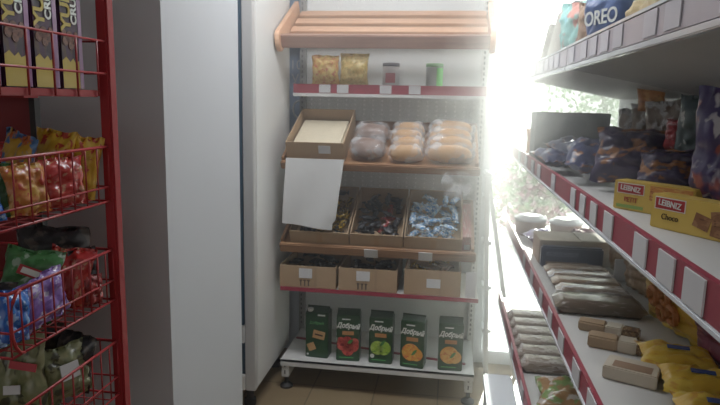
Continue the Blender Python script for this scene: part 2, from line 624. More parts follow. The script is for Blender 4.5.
# bread-tray box with flour-coloured content
bx = open_box('cardboard_box', 'shallow cardboard box of pale flat bread on the left of the bread tray', .292, .39, .108, p3(T2, -.80, .016, .002), (TH2, 0, 0), CARD, .118)
MB().box(.165, .225, -.002, -.0005, .05, .092).build('price_tag', TAGW, bx)
FLAT = mat('pale_flatbread', (.70, .62, .46), .8, var=.1, scale=20, bump=.3)
for k in range(4):
    M = T2 @ Matrix.Translation((-.80 + .146 + random.uniform(-.012, .012), .016 + .195, .014 + k * .014))
    mb = MB().grid(lambda a, c, k=k: M @ Vector(((a - .5) * (.255 - k * .004), (c - .5) * .35, .003 * mnoise.noise(Vector((a * 4, c * 4, k * 3.))))), 10, 12)
    for v in list(mb.bm.verts):
        pass
    e = bmesh.ops.extrude_face_region(mb.bm, geom=list(mb.bm.faces))
    n_ = M.to_3x3() @ Vector((0, 0, 1))
    bmesh.ops.translate(mb.bm, vec=n_ * .006, verts=[q for q in e['geom'] if isinstance(q, bmesh.types.BMVert)])
    tag(mb.build('flatbread', FLAT, smooth=False), 'pale flat bread sheet stacked in the cardboard box above the white paper', 'bread', 'flat breads in the box')

# white paper sheet hanging from the front of that box
mb = MB()
def paper(a, c):
    # a across, c down
    x = -.795 + a * .292 + (-.012 * c) + (-.028 * c * a)
    y = 2.905 - .018 * math.sin(c * 1.2) - .010 * math.sin(a * 7 + c * 3) * c - .012 * c
    z = 1.224 - c * (.325 + .025 * a)
    if c > .85 and a > .8:
        x -= (a - .8) * .06
    return Vector((x, y, z))
mb.grid(paper, 16, 20)
pp = tag(mb.build('paper_sheet', PAPER, smooth=True), 'white paper sheet hanging over the front of the bread tray', 'paper')

# round white disc hanging under the tray at right
mb = MB()
mb.lathe([(.0, 0), (.075, 0), (.075, .002), (.0, .002)], 28)
tag(mb.build('round_disc', mat_film('milky_disc', clear=.92), None, loc=(.045, 2.925, 1.125), rot=(PI / 2 - .05, 0, .0)), 'translucent white round disc hanging below the bread tray at its window end', 'lid')

# boxes on the sloping tray 3
B3 = []
specs3 = [(-.775, .30, 'open cardboard box of black and gold wrapped sweets behind the hanging paper'),
          (-.467, .262, 'middle open cardboard box of dark wrapped sweets on the lower sloping tray'),
          (-.197, .282, 'open cardboard box of blue and silver wrapped sweets on the lower sloping tray')]
for x, w, lab in specs3:
    bb = open_box('cardboard_box', lab, w, .40, .082, p3(T3, x, .014, .003), (TH3, 0, 0), CARD if x > -.3 else CARD, .105)
    MB().box(w * .46, w * .56, -.0012, -.0002, .02, .07).build('tape', TAPE, bb)
    B3.append((x, w))
# boxes on the flat shelf
B4 = []
specs4 = [(-.828, .292, .112, 'left open cardboard box on the bottom row with black packets'),
          (-.522, .296, .115, 'middle open cardboard box on the bottom row with dark packets'),
          (-.190, .278, .128, 'right open cardboard box on the bottom row with brown packets')]
for x, w, h, lab in specs4:
    bb = open_box('cardboard_box', lab, w, .36, h, (x, 2.906, .563), (0, 0, 0), CARD)
    tx = {-.828: .135, -.522: .125, -.190: .145}[x]
    MB().box(tx - .034, tx + .034, -.002, -.0004, h - .062 if x < -.3 else .04, h - .012 if x < -.3 else .085).build('price_tag', TAGW, bb)
    if x < -.3:
        mk = MB()
        for k in range(3):
            mk.box(tx - .028 + k * .020, tx - .021 + k * .020, -.001, -.0002, .008, .038)
            mk.box(tx - .032 + k * .020, tx - .017 + k * .020, -.001, -.0002, .034, .040)
        mk.build('handling_mark', INK, bb)
    MB().box(w * .62, w * .66, -.0008, -.0002, .0, h).build('flap_seam', CARDD, bb)
    B4.append((x, w, h))

# wrapped sweets
def candy_mb(seed, L=.055, r=.012):
    rnd = random.Random(seed)
    mb = MB()
    n = 8
    prof = [(-L * .62, r * 1.15), (-L * .42, r * .25), (-L * .30, r * .9), (-L * .1, r * 1.05), (L * .1, r * 1.05), (L * .30, r * .9), (L * .42, r * .25), (L * .62, r * 1.15)]
    rings = []
    for x, q in prof:
        flat = .35 if abs(x) > L * .5 else .75
        rings.append([mb.bm.verts.new((x, q * math.cos(2 * PI * k / n) * (1 + rnd.uniform(-.15, .15)), q * flat * math.sin(2 * PI * k / n) * (1 + rnd.uniform(-.2, .2)))) for k in range(n)])
    for a, c in zip(rings, rings[1:]):
        for k in range(n):
            mb.bm.faces.new((a[k], a[(k + 1) % n], c[(k + 1) % n], c[k]))
    mb.bm.faces.new(rings[0][::-1])
    mb.bm.faces.new(rings[-1])
    return mb

GOLD = mat_print('wrapper_black_gold', (.015, .012, .01), (.45, .28, .03), (.2, .12, .02), .25, 5, .5, .6)
DARKW = mat_print('wrapper_dark', (.01, .01, .012), (.02, .02, .028), (.16, .16, .15), .35, 5, .52, .64)
REDW2 = mat_print('wrapper_red', (.30, .02, .02), (.04, .03, .03), (.5, .2, .15), .25, 5, .52, .62)
BLUEW = mat_print('wrapper_blue_silver', (.42, .52, .58), (.05, .24, .52), (.75, .78, .8), .25, 4, .5, .57, .1)
BLKP = mat_print('packet_black', (.02, .02, .022), (.05, .05, .06), (.16, .15, .14), .25, 4)
BRNP = mat_print('packet_brown', (.12, .06, .03), (.25, .15, .07), (.42, .33, .2), .25, 4)

def fill(x, w, T, dpt, n, mats, label, group, L, r, wmax, z0, name='wrapped_sweet', front=.012):
    protos = [candy_mb(i + 11, L, r).build(name, m_) for i, m_ in enumerate(mats)]
    used = [False] * len(protos)
    rnd = random.Random(int(abs(x) * 1000) + n)
    half = L * .62
    placed = []
    rad = r * 1.12
    fr = (-1, -.5, 0, .5, 1)
    for k in range(n):
        best = None
        for attempt in range(7):
            az = rnd.uniform(0, PI)
            tl = rnd.uniform(-.3, .3)
            roll = rnd.uniform(-.5, .5)
            d = Vector((math.cos(az) * math.cos(tl), math.sin(az) * math.cos(tl), math.sin(tl)))
            mx_, my_ = abs(d.x) * half + rad, abs(d.y) * half + rad
            cx = rnd.uniform(x + .006 + mx_, x + w - .006 - mx_)
            cv = rnd.uniform(front + mx_ * 0 + my_, dpt - .006 - my_)
            cw = z0 + abs(d.z) * half
            near = [(q, e) for q, e in placed if (q.x - cx) ** 2 + (q.y - cv) ** 2 < (2 * half + 2 * rad) ** 2]
            while cw < wmax:
                c = Vector((cx, cv, cw))
                hit = False
                for q, e in near:
                    if abs(q.z - cw) > rad * 2 + half * .7:
                        continue
                    for f1 in fr:
                        a1 = c + d * (f1 * half)
                        for f2 in fr:
                            b1 = q + e * (f2 * half)
                            if (a1.x - b1.x) ** 2 + (a1.y - b1.y) ** 2 + ((a1.z - b1.z) * 1.25) ** 2 < (2 * rad) ** 2:
                                hit = True
                                break
                        if hit:
                            break
                    if hit:
                        break
                if not hit:
                    break
                cw += r * .35
            if cw < wmax and (best is None or cw < best[0]):
                best = (cw, c, d, az, tl, roll)
        if best is None:
            continue
        _, c, d, az, tl, roll = best
        placed.append((c, d))
        i = rnd.randrange(len(protos))
        o = protos[i]
        if used[i]:
            o = protos[i].copy()
            C.objects.link(o)
        used[i] = True
        o.matrix_world = T @ Matrix.Translation(c) @ Matrix.Rotation(az, 4, 'Z') @ Matrix.Rotation(-tl, 4, 'Y') @ Matrix.Rotation(roll, 4, 'X')
        tag(o, label, 'sweet', group)
    for i, u in enumerate(used):
        if not u:
            bpy.data.objects.remove(protos[i])

fill(B3[0][0], B3[0][1], T3, .41, 85, [GOLD, GOLD, DARKW], 'black and gold wrapped sweet in the box behind the hanging paper', 'black and gold sweets', .064, .015, .098, .026, front=.026)
fill(B3[1][0], B3[1][1], T3, .41, 85, [DARKW, DARKW, DARKW, DARKW, DARKW, REDW2], 'dark wrapped sweet in the middle box of the sloping tray', 'dark wrapped sweets', .066, .0145, .098, .026, front=.026)
fill(B3[2][0], B3[2][1], T3, .41, 85, [BLUEW, BLUEW], 'blue and silver wrapped sweet in the box at the tray end', 'blue and silver sweets', .068, .016, .104, .027, front=.026)
I4 = Matrix.Identity(4)
for (x, w, h), m_, lab, grp in zip(B4, ([BLKP], [BLKP, DARKW], [BRNP, GOLD]),
        ('black wrapped packet in the left box of the bottom row', 'dark wrapped packet in the middle box of the bottom row', 'brown wrapped packet in the right box of the bottom row'),
        ('black packets', 'dark packets', 'brown packets')):
    fill(x, w, Matrix.Translation((0, 2.906, .563)), .36, 44, m_, lab, grp, .088, .021, h - .012, .03, 'wrapped_packet')

# small red carton and a white card at the tray ends
rb = thing('small_carton', 'small red and white carton at the window end of the lower sloping tray', 'box', p3(T3, .0865, .03, .003), (TH3, 0, 0))
MB().box(0, .041, 0, .30, 0, .085).build('carton', mat_print('red_carton', (.32, .10, .08), (.25, .12, .1), (.5, .45, .42), .5, 6), rb, bevel=.002)
MB().box(.008, .037, -.0015, -.0003, .01, .04).build('label_patch', TAGW, rb)
wc = MB().box(0, .05, 0, .003, 0, .13)
tag(wc.build('price_card', TAGW, loc=(.112, 2.908, .563), rot=(-.04, 0, 0)), 'white price card standing at the end of the bottom row beside the right box', 'card')

# ----------------------------------------------------------------- bread
CRUST = mat('golden_crust', (.52, .29, .11), .55, var=.35, scale=7, bump=.3, bscale=30)
CRUSTD = mat('dark_crust', (.20, .115, .08), .6, var=.3, scale=9, bump=.3, bscale=30)
def loaf_mb(L, w, h, seed):
    mb = MB()
    def fn(a, c):
        u = a * 2 - 1
        e = (max(0., 1 - abs(u) ** 2.6)) ** .5
        an = c * 2 * PI
        y = math.cos(an) * w / 2 * e
        z = h * .42 + math.sin(an) * h * (.58 if math.sin(an) > 0 else .42) * e
        n_ = mnoise.noise(Vector((u * 3 + seed, y * 20, z * 20))) * .004
        return Vector((u * L / 2, y, z + n_))
    mb.grid(fn, 18, 16)
    bmesh.ops.remove_doubles(mb.bm, verts=list(mb.bm.verts), dist=.0005)
    return mb
def wrap_mb(L, w, h, seed):
    mb = MB()
    def fn(a, c):
        u = a * 2 - 1
        e = (max(0.03, 1 - abs(u) ** 4)) ** .5
        an = c * 2 * PI
        p = Vector((u * 4 + seed, math.cos(an) * 2, math.sin(an) * 2))
        n_ = 1 + mnoise.noise(p * 1.3) * .14 + (abs(mnoise.noise(p * 2.4)) - .2) * .22
        return Vector((u * L / 2, math.cos(an) * w / 2 * e * n_, max(.001, h * .45 + math.sin(an) * h * .6 * e * n_)))
    mb.grid(fn, 22, 18)
    bmesh.ops.remove_doubles(mb.bm, verts=list(mb.bm.verts), dist=.0005)
    return mb
def loaf(label, x, v, w0, L, w, h, m_, rz, seed, group):
    t = thing('bread_loaf', label, 'bread', p3(T2, x, v, w0), (TH2, 0, rz), group)
    loaf_mb(L, w, h, seed).build('crust', m_, t, smooth=True)
    wrap_mb(L * 1.12, w * 1.16, h * 1.08, seed).build('plastic_bag', FILMW, t, smooth=True)
    return t
ords = ('first', 'second', 'third', 'fourth')
for k in range(4):
    loaf('long golden bagged loaf at the bread tray window end, %s from the front' % ords[k], .005 + .004 * (k % 2), .058 + k * .095, .008, .222, .077, .088, CRUST, R(-1 + k * .6), k * 3.1, 'bagged long loaves at the window end')
for k in range(4):
    loaf('golden loaf in clear bag in the middle of the bread tray, %s from the front' % ords[k], -.207 + .01 * (k % 2) - .004 * k, .055 + k * .09, .008, .165, .075, .082, CRUST, R(3 - 2 * k), 20 + k * 2.3, 'bagged loaves in the middle')
for k in range(2):
    loaf('dark brown loaf in crinkled clear bag beside the flat bread box, %s' % ('nearer the front rail' if k == 0 else 'nearer the back board'), -.40, .095 + k * .172, .010, .175, .130, .09, CRUSTD, R(4), 40 + k * 5, 'bagged dark loaves')

# ----------------------------------------------------------------- things on the metal shelf
SNACK1 = mat_print('snack_orange', (.62, .36, .12), (.70, .52, .18), (.55, .12, .07), .35, 5, .5, .6)
SNACK2 = mat_print('snack_yellow', (.66, .52, .2), (.6, .42, .14), (.40, .30, .08), .35, 7, .5, .58)
bag('snack_bag', 'orange printed snack bag at the left end of the red-lipped shelf', 'snack bag', .15, .155, .05, SNACK1, (-.668, 3.23, 1.584), (-.06, 0, R(3)), 3, 'snack bags on the metal shelf')
bag('snack_bag', 'yellow printed snack bag between the orange bag and the jars', 'snack bag', .16, .165, .05, SNACK2, (-.515, 3.24, 1.584), (-.05, 0, R(-2)), 5, 'snack bags on the metal shelf')
def jar(label, x, body, lid, patch, patchcol):
    t = thing('jar', label, 'jar', (x, 3.225, 1.585))
    MB().lathe([(.040, 0), (.044, .004), (.044, .098), (.041, .104)], 28).build('body', body, t, smooth=True)
    MB().lathe([(.043, .104), (.045, .106), (.045, .120), (.042, .122)], 28).build('lid', lid, t, smooth=True)
    mb = MB()
    def arc(a, c):
        an = -PI / 2 + patch[0] + (a - .5) * patch[1]
        return Vector((math.cos(an) * .0447, math.sin(an) * .0447, patch[2] + c * patch[3]))
    mb.grid(arc, 10, 2)
    mb.build('label_patch', patchcol, t)
jar('white jar with dark lid and red picture on the metal shelf', -.316, mat('jar_white', (.62, .6, .6), .35), mat('jar_lid_dark', (.13, .13, .14), .4), (0, 1.2, .02, .05), mat('jar_red', (.42, .1, .12), .4))
jar('grey and bright green jar on the metal shelf near the window', -.09, mat('jar_grey', (.36, .38, .36), .35), mat('jar_lid_green', (.22, .4, .2), .4), (.85, 1.1, .004, .095), mat('jar_green', (.2, .62, .16), .4))

# ----------------------------------------------------------------- juice cartons
JG = mat('juice_green', (.012, .055, .022), .3, var=.2, scale=5, coat=.2)
JT = mat('juice_top', (.06, .09, .07), .35, var=.2)
LBL = mat('juice_label', (.45, .20, .07), .5)
LBLT = mat('juice_label_tan', (.50, .28, .12), .5)
CAP = mat('white_cap', (.75, .76, .75), .4)
WTXT = mat('white_print', (.72, .74, .7), .5)
GTXT = mat('green_print', (.1, .42, .12), .5)
def fruit_mat(name, a, b_, c_):
    return mat_print(name, a, b_, c_, .35, 3.2, .5, .6)
FR = {'cherry': fruit_mat('fruit_cherry', (.48, .035, .035), (.60, .10, .08), (.25, .01, .02)),
      'apple': fruit_mat('fruit_apple', (.30, .48, .05), (.42, .58, .12), (.12, .28, .03)),
      'peach': fruit_mat('fruit_peach', (.72, .30, .04), (.75, .42, .08), (.65, .16, .04)),
      'orange': fruit_mat('fruit_orange', (.70, .33, .07), (.72, .42, .12), (.6, .2, .05))}
LEAFP2 = mat('print_leaf', (.05, .22, .04), .5)
def juice(label, x, y, rz, kind):
    W, D, H = .122, .085, .250
    t = thing('juice_carton', label, 'juice carton', (x, y, .1662), (0, 0, rz), 'juice cartons on the base shelf')
    mb = MB()
    n = 6
    mb.box(-W / 2, W / 2, -D / 2, D / 2, 0, H)
    mb.build('carton', JG, t, bevel=.004)
    tp = MB()
    tp.prism([(-D / 2 + .004, H - .001), (D / 2 - .004, H - .001), (.0035, H + .016), (-.0035, H + .016)], -W / 2 + .003, W / 2 - .003)
    tp.box(-W / 2 + .001, W / 2 - .001, -.002, .002, H + .014, H + .024)
    tp.build('top_seal', JT, t)
    yf = -D / 2 - .0008
    if kind == 'side':
        MB().lathe([(.016, 0), (.016, .014), (.014, .016)], 18).build('cap', CAP, t, loc=(-W / 2 + .022, -D / 2 + .020, H - .001))
        lettering('Добрый', .020, GTXT, t, (0, yf, H - .058), (PI / 2, 0, 0))
        MB().box(-.032, .032, -.0006, .0006, -.022, .022).build('label_patch', LBLT, t, loc=(.012, yf, .128), rot=(0, R(10), 0))
        MB().prism([(-.0006, -.02), (.0006, -.02), (.0006, .02), (-.0006, .02)], -.02, .02).build('label_patch', LBLT, t, loc=(-.028, yf, .060), rot=(0, R(-25), 0))
        MB().box(-.022, .022, -.0006, .0006, -.004, .004).build('dark_print', INK, t, loc=(.012, yf - .0009, .128), rot=(0, R(10), 0))
        MB().lathe([(.006, 0), (.006, .001)], 10).build('white_mark', CAP, t, loc=(-.048, yf, .018), rot=(PI / 2, 0, 0))
        MB().box(.005, .045, -.0006, .0006, .232, .240).build('white_mark', WTXT, t, loc=(0, yf, 0))
    else:
        lettering('Добрый', .036, WTXT, t, (0, yf - .0003, H - .058), (PI / 2, R(3), 0), sx=.84, bold=.0014, shear=.25)
        MB().box(-.030, .030, -.0006, .0006, -.010, .010).build('label_patch', LBL, t, loc=(0, yf, H - .096))
        MB().box(-.032, .012, -.0004, .0004, -.003, .003).build('white_mark', WTXT, t, loc=(0, yf, H - .022))
        fm = MB()
        if kind == 'cherry':
            for cx, cz, r in ((-.028, .088, .030), (.024, .084, .033), (-.004, .105, .030), (.0, .062, .032), (.036, .108, .020), (-.036, .112, .019), (.0, .085, .03)):
                fm.lathe([(0, -.0006), (r, -.0006), (r, .0004), (0, .0004)], 20, (cx, -cz, 0))
        elif kind == 'apple':
            for cx, r in ((-.015, .037), (.017, .037)):
                fm.lathe([(0, -.0006), (r, -.0006), (r, .0004), (0, .0004)], 22, (cx, -.086, 0))
        else:
            fm.lathe([(0, -.0006), (.046, -.0006), (.046, .0004), (0, .0004)], 28, (-.006, -.084, 0))
            fm.lathe([(0, -.0007), (.034, -.0007), (.034, .0006), (0, .0006)], 22, (.022, -.074, 0))
        fm.build('fruit_picture', FR[kind], t, loc=(0, yf, 0), rot=(-PI / 2, 0, 0))
        lf = MB()
        def leaf(a, c):
            s = math.sin(PI * a)
            return Vector((-.004 + .032 * a, -.0016, .10 + .03 * a * (1 if kind != 'cherry' else .6) + (c - .5) * .022 * s - .03 * (kind in ('peach', 'orange'))))
        lf.grid(leaf, 8, 2)
        lf.build('leaf_picture', LEAFP2, t, loc=(0, yf, 0))
        MB().box(-.045, .03, -.0004, .0004, -.002, .002).build('white_mark', GTXT, t, loc=(0, yf, .02))
        if kind == 'apple':
            MB().lathe([(.011, 0), (.011, .001)], 18).build('round_mark', WTXT, t, loc=(-.042, yf + .0006, .040), rot=(PI / 2, 0, 0))
juice('dark green juice carton with white cap and tan labels, first from the refrigerator', -.640, 2.995, R(-3), 'side')
juice('dark green juice carton with red cherry picture on the base shelf', -.476, 2.985, R(3), 'cherry')
juice('dark green juice carton with green apple picture on the base shelf', -.302, 2.985, R(-2), 'apple')
juice('dark green juice carton with orange fruit picture, beside the apple carton', -.134, 2.965, R(-8), 'peach')
juice('dark green juice carton with orange fruit picture, nearest the window end', .053, 2.968, R(2), 'orange')

# ================================================================= STEPLADDER by the window
ld = thing('stepladder', 'white stepladder standing upright between the shelving unit and window', 'stepladder')
LM = mat('ladder_white', (.72, .74, .75), .35, .2, var=.05)
for y0, y1 in ((3.10, 3.30),):
    fl = MB().bar((.208, 3.26, 1.13), (.262, 3.26, 0.0), .022, .05).build('rail', LM, ld, bevel=.003)
    fl = MB().bar((.208, 3.40, 1.13), (.262, 3.40, 0.0), .022, .04).build('rail', LM, ld, bevel=.003)
    MB().bar((.218, 3.27, 1.13), (.42, 3.27, 0.0), .018, .035).build('leg', LM, ld, bevel=.003)
    MB().bar((.218, 3.39, 1.13), (.42, 3.39, 0.0), .018, .035).build('leg', LM, ld, bevel=.003)
for z in (.25, .5, .75, 1.0):
    x = .262 - .054 * z / 1.13
    MB().box(x - .022, x + .026, 3.27, 3.39, z, z + .02).build('step', LM, ld, bevel=.002)
MB().box(.193, .235, 3.24, 3.415, 1.125, 1.15).build('top_cap', LM, ld, bevel=.008)

# white foam chest on the floor
wb = thing('foam_box', 'low white foam chest on the floor at the end of the right-hand shelves', 'box', (0, 0, 0))
FOAM = mat('white_foam', (.74, .78, .82), .6, var=.03)
MB().box(.185, .287, 1.55, 2.36, 0, .385).build('chest', FOAM, wb, bevel=.006)
MB().box(.180, .290, 1.54, 2.37, .386, .425).build('lid', FOAM, wb, bevel=.006)

# ================================================================= RIGHT-HAND SHELVING
rs = thing('shelving_unit', 'long white shelving unit with red-lipped shelves running along the right wall', 'shelving unit')
SX0, SX1 = .352, .752
MB().box(.756, .772, .2, 2.92, .12, 2.3).build('back_panel', WHITE, rs)
for y in (.2, 1.06, 1.93, 2.90):
    MB().box(.774, .81, y - .015, y + .015, 0, 2.3).build('upright', SHELFW, rs)
# top shelf: two boards, tilted back
for k, (y0, y1, m_) in enumerate(((.2, 1.935, SHELFG), (1.945, 2.93, SHELFW))):  # near board darker, far one lighter: window light put into the colours
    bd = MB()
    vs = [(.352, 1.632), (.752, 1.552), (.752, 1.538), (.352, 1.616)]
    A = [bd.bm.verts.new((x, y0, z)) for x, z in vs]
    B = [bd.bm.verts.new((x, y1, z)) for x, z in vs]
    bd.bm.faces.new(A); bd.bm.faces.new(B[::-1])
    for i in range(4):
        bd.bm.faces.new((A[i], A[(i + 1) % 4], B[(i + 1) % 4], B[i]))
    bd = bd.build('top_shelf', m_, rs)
    MB().box(.340, .351, y0, y1, 1.626, 1.676).build('price_strip', PALESTRIP, bd)
    MB().box(.337, .351, y0, y1, 1.612, 1.624).build('shelf_edge', CLEARLIP, bd, bevel=.002)
    MB().box(.338, .351, y0, y1, 1.678, 1.684).build('strip_rim', CLEARLIP, bd)
    yy = y0 + .12
    while yy < y1 - .1:
        MB().box(.3375, .3395, yy, yy + .07, 1.630, 1.674).build('price_tag', mat('pale_tag', (.62, .6, .66), .4), bd)
        yy += random.choice((.11, .16, .21))
# middle shelf
def flat_shelf(z, x0, y0, y1, tags, strip_h=.055):
    o = MB().box(x0 + .002, SX1, y0, y1, z - .014, z).build('shelf', SHELFW, rs)
    MB().box(x0 - .010, x0 + .001, y0, y1, z - .014, z - .014 + strip_h).build('price_strip', REDSTRIP, o)
    MB().box(x0 - .014, x0 + .001, y0, y1, z - .024, z - .0145).build('shelf_edge', CLEARLIP, o, bevel=.002)
    for (a, c) in tags:
        MB().box(x0 - .0135, x0 - .0105, a, c, z - .012, z + strip_h - .018).build('price_tag', TAGW, o)
    return o
flat_shelf(1.248, .352, .2, 3.35, [(.82, .89), (.93, 1.0), (1.06, 1.13), (1.28, 1.35), (1.42, 1.48), (1.54, 1.60), (1.66, 1.72), (1.98, 2.05), (2.3, 2.38), (2.48, 2.56), (2.7, 2.78), (2.95, 3.05)], .056)
flat_shelf(.835, .352, .2, 3.45, [(1.28, 1.36), (1.45, 1.53), (1.66, 1.74), (1.86, 1.93), (2.06, 2.13), (2.3, 2.38), (2.55, 2.62)], .055)
flat_shelf(.51, .302, .2, 3.12, [(2.0, 2.08), (2.35, 2.43)], .05)

# ---- middle shelf goods
ZM = 1.2485
mg = thing('display_box', 'dark grey cardboard display box at the window end of the middle shelf', 'box', (.377, 2.78, ZM), (0, 0, R(1)))
DG = mat('dark_grey_card', (.13, .135, .135), .6, var=.12)
mb = MB()
mb.box(0, .315, 0, .006, 0, .228)
mb.box(0, .315, .134, .14, 0, .228)
mb.box(0, .006, .006, .134, 0, .228)
mb.box(.309, .315, .006, .134, 0, .228)
mb.box(.006, .309, .006, .134, 0, .006)
mb.build('carton', DG, mg)
MB().box(.008, .15, -.001, -.0002, .02, .20).build('front_print', mat('grey_print', (.17, .17, .17), .6), mg)
MB().box(.215, .27, -.001, -.0002, .14, .20).build('label_patch', mat('grey_print_light', (.24, .24, .23), .6), mg)
P_BLUE = mat_print('pack_blue_orange', (.06, .07, .15), (.12, .13, .22), (.34, .14, .05), .28, 3, .5, .6)
P_PURP = mat_print('pack_purple_orange', (.05, .04, .085), (.09, .07, .12), (.34, .15, .06), .28, 2.6, .52, .6)
P_CLEAR = mat_print('pack_silver_brown', (.28, .22, .18), (.52, .52, .53), (.17, .12, .09), .2, 3, .52, .6)
P_TEAL = mat_print('pack_teal_white', (.10, .14, .15), (.2, .25, .25), (.55, .56, .56), .25, 2.5, .55, .62)
P_VIOL = mat_print('pack_violet_red', (.07, .055, .15), (.34, .08, .07), (.5, .48, .52), .28, 2.2, .57, .63)
P_ORNG = mat_print('pack_orange', (.60, .24, .07), (.7, .4, .15), (.4, .12, .05), .3, 3)
bag('snack_bag', 'small orange packet peeking out left of the dark display box', 'packet', .13, .12, .05, P_ORNG, (.43, 3.02, ZM), (-.1, 0, R(20)), 4)
bag('snack_bag', 'blue and orange packet lying just in front of the dark display box', 'packet', .20, .22, .09, P_BLUE, (.56, 2.50, ZM + .045), (R(-80), 0, R(20)), 6, 'blue and orange packets')
bag('snack_bag', 'blue and orange packet lying between the display box and yellow biscuit boxes', 'packet', .20, .24, .10, P_BLUE, (.475, 2.05, ZM + .05), (R(-78), 0, R(-12)), 8, 'blue and orange packets')
bag('snack_bag', 'slim blue packet lying at the red lip in front of the display box', 'packet', .13, .20, .06, P_BLUE, (.42, 2.31, ZM + .03), (R(-84), 0, R(10)), 9, 'blue and orange packets')
bag('snack_bag', 'dark purple packet with orange patch heaped behind the yellow biscuit boxes', 'packet', .22, .18, .10, P_PURP, (.535, 1.91, ZM + .012), (R(-28), 0, R(-25)), 12)
bag('snack_bag', 'dark purple packet slumped behind the first yellow biscuit box', 'packet', .18, .14, .08, P_PURP, (.57, 1.685, ZM + .012), (R(-35), 0, R(-35)), 31)
# upright bags by the back panel
for k, (y, x, m_, lab, h) in enumerate(((2.36, .69, P_CLEAR, 'silver edged clear bag standing by the back panel, nearest the window', .22),
                                        (2.20, .685, P_CLEAR, 'silver edged clear bag standing second from the window by the back panel', .25),
                                        (2.03, .685, P_CLEAR, 'silver edged clear bag with orange tie standing behind the purple packets', .255))):
    bag('snack_bag', lab, 'snack bag', .15, h, .07, m_, (x, y, ZM), (R(8), 0, R(-62)), 14 + k, 'upright bags by the back panel')
bag('snack_bag', 'small orange topped packet wedged on the upright silver bags', 'packet', .10, .08, .035, P_ORNG, (.645, 2.10, ZM + .245), (R(10), 0, R(-50)), 21, rest=False)
bag('snack_bag', 'dark teal and white bag leaning beside the tall violet bag', 'snack bag', .17, .26, .07, P_TEAL, (.69, 1.80, ZM), (R(12), R(10), R(-50)), 17)
bag('snack_bag', 'tall violet bag with red and white print standing at right of the middle shelf', 'snack bag', .17, .275, .07, P_VIOL, (.618, 1.47, ZM), (R(6), R(4), R(-62)), 23)
bag('snack_bag', 'red topped packet between the teal bag and the purple packets', 'packet', .09, .10, .04, mat_print('pack_red', (.42, .05, .06), (.3, .04, .05), (.5, .4, .4), .3, 3), (.66, 1.88, ZM + .13), (R(-10), 0, R(-40)), 26, rest=False)

LEIBY = mat('biscuit_yellow', (.66, .46, .10), .4, var=.06)
LEIBR = mat('biscuit_red', (.42, .04, .04), .4)
BISC = mat_print('biscuit_picture', (.24, .11, .05), (.34, .17, .08), (.14, .06, .03), .4, 5)
BISCL = mat_print('biscuit_picture_orange', (.55, .22, .06), (.6, .34, .1), (.35, .1, .04), .4, 5)
def biscuit(label, loc, rz, text2, pic):
    t = thing('biscuit_box', label, 'biscuit box', loc, (0, 0, rz), 'yellow biscuit boxes')
    L, D, H = .21, .05, .074
    MB().box(0, L, 0, D, 0, H).build('carton', LEIBY, t, bevel=.002)
    MB().box(.012, .083, -.0012, -.0002, .044, .067).build('label_patch', LEIBR, t)
    MB().box(.010, .085, -.0008, -.0001, .042, .069).build('label_rim', WTXT, t)
    lettering('LEIBNIZ', .0180, WTXT, t, (.0475, -.0018, .0555), (PI / 2, R(4), 0), sx=.9, bold=.0003)
    lettering(text2, .018, LEIBR if text2 == 'PETIT' else INK, t, (.050, -.0012, .027), (PI / 2, 0, 0), sx=.85)
    if pic == 'choc':
        mb = MB()
        for (cx, cz, s, a) in ((.125, .032, .036, .25), (.165, .044, .040, -.2), (.205, .034, .042, .15), (.160, .018, .028, .1)):
            M = Matrix.Translation((cx, -.0012, cz)) @ Matrix.Rotation(a, 4, 'Y')
            mb.box(-s / 2, s / 2, -.0006, .0006, -s / 2 * .8, s / 2 * .8, M)
        mb.build('biscuit_picture', BISC, t)
    else:
        MB().box(.10, L - .004, -.001, -.0001, .034, .070).build('biscuit_picture', BISCL, t)
        mb = MB()
        mb.lathe([(0, 0), (.022, 0), (.022, .001), (0, .001)], 20)
        mb.build('biscuit_picture', LEIBY, t, loc=(.145, -.0012, .036), rot=(PI / 2, 0, 0))
        MB().box(.010, .085, -.001, -.0001, .006, .014).build('label_rim', mat('print_green', (.25, .4, .1), .5), t)
biscuit('yellow biscuit box with orange picture, farther of two on the middle shelf', (.428, 1.628, ZM), R(-50), 'PETIT', 'orange')
biscuit('yellow biscuit box with chocolate biscuits picture, nearer of two on the middle shelf', (.447, 1.393, ZM), R(-58), 'Choco', 'choc')

# ---- lower shelf goods
ZL = .8355
TUB = mat('tub_card', (.46, .33, .25), .5)
def tub(label, x, y):
    t = thing('food_tub', label, 'tub', (x, y, ZL), group='white lidded tubs')
    MB().lathe([(.06, 0), (.072, .004), (.078, .075), (.076, .080)], 28).build('cup', TUB, t, smooth=True)
    MB().lathe([(.082, .080), (.084, .083), (.083, .092), (.068, .094), (.062, .104), (.02, .106)], 28).build('lid', CAP, t, smooth=True)
tub('white lidded tub nearest the aisle at the far end of the lower shelf', .44, 3.20)
tub('white lidded tub farther from the aisle beside its twin', .608, 3.14)
P_LIL = mat_print('pack_lilac', (.30, .2, .45), (.45, .38, .58), (.7, .66, .75), .22, 3, .5, .57)
P_DRED = mat_print('pack_dark_red', (.16, .03, .05), (.22, .05, .08), (.35, .12, .12), .3, 3)
bag('snack_bag', 'lilac packet lying in front of the tubs at the aisle edge', 'packet', .15, .13, .06, P_LIL, (.40, 2.985, ZL + .025), (R(-86), 0, R(-70)), 2, 'lilac packets')
bag('snack_bag', 'lilac packet lying in front of the tubs beside the dark red packet', 'packet', .11, .15, .06, P_LIL, (.455, 2.875, ZL + .03), (R(-84), 0, R(-82)), 3, 'lilac packets')
bag('snack_bag', 'dark red packet lying beside the lilac packets on the lower shelf', 'packet', .14, .13, .08, P_DRED, (.61, 2.965, ZL + .045), (R(-84), 0, R(-75)), 5)
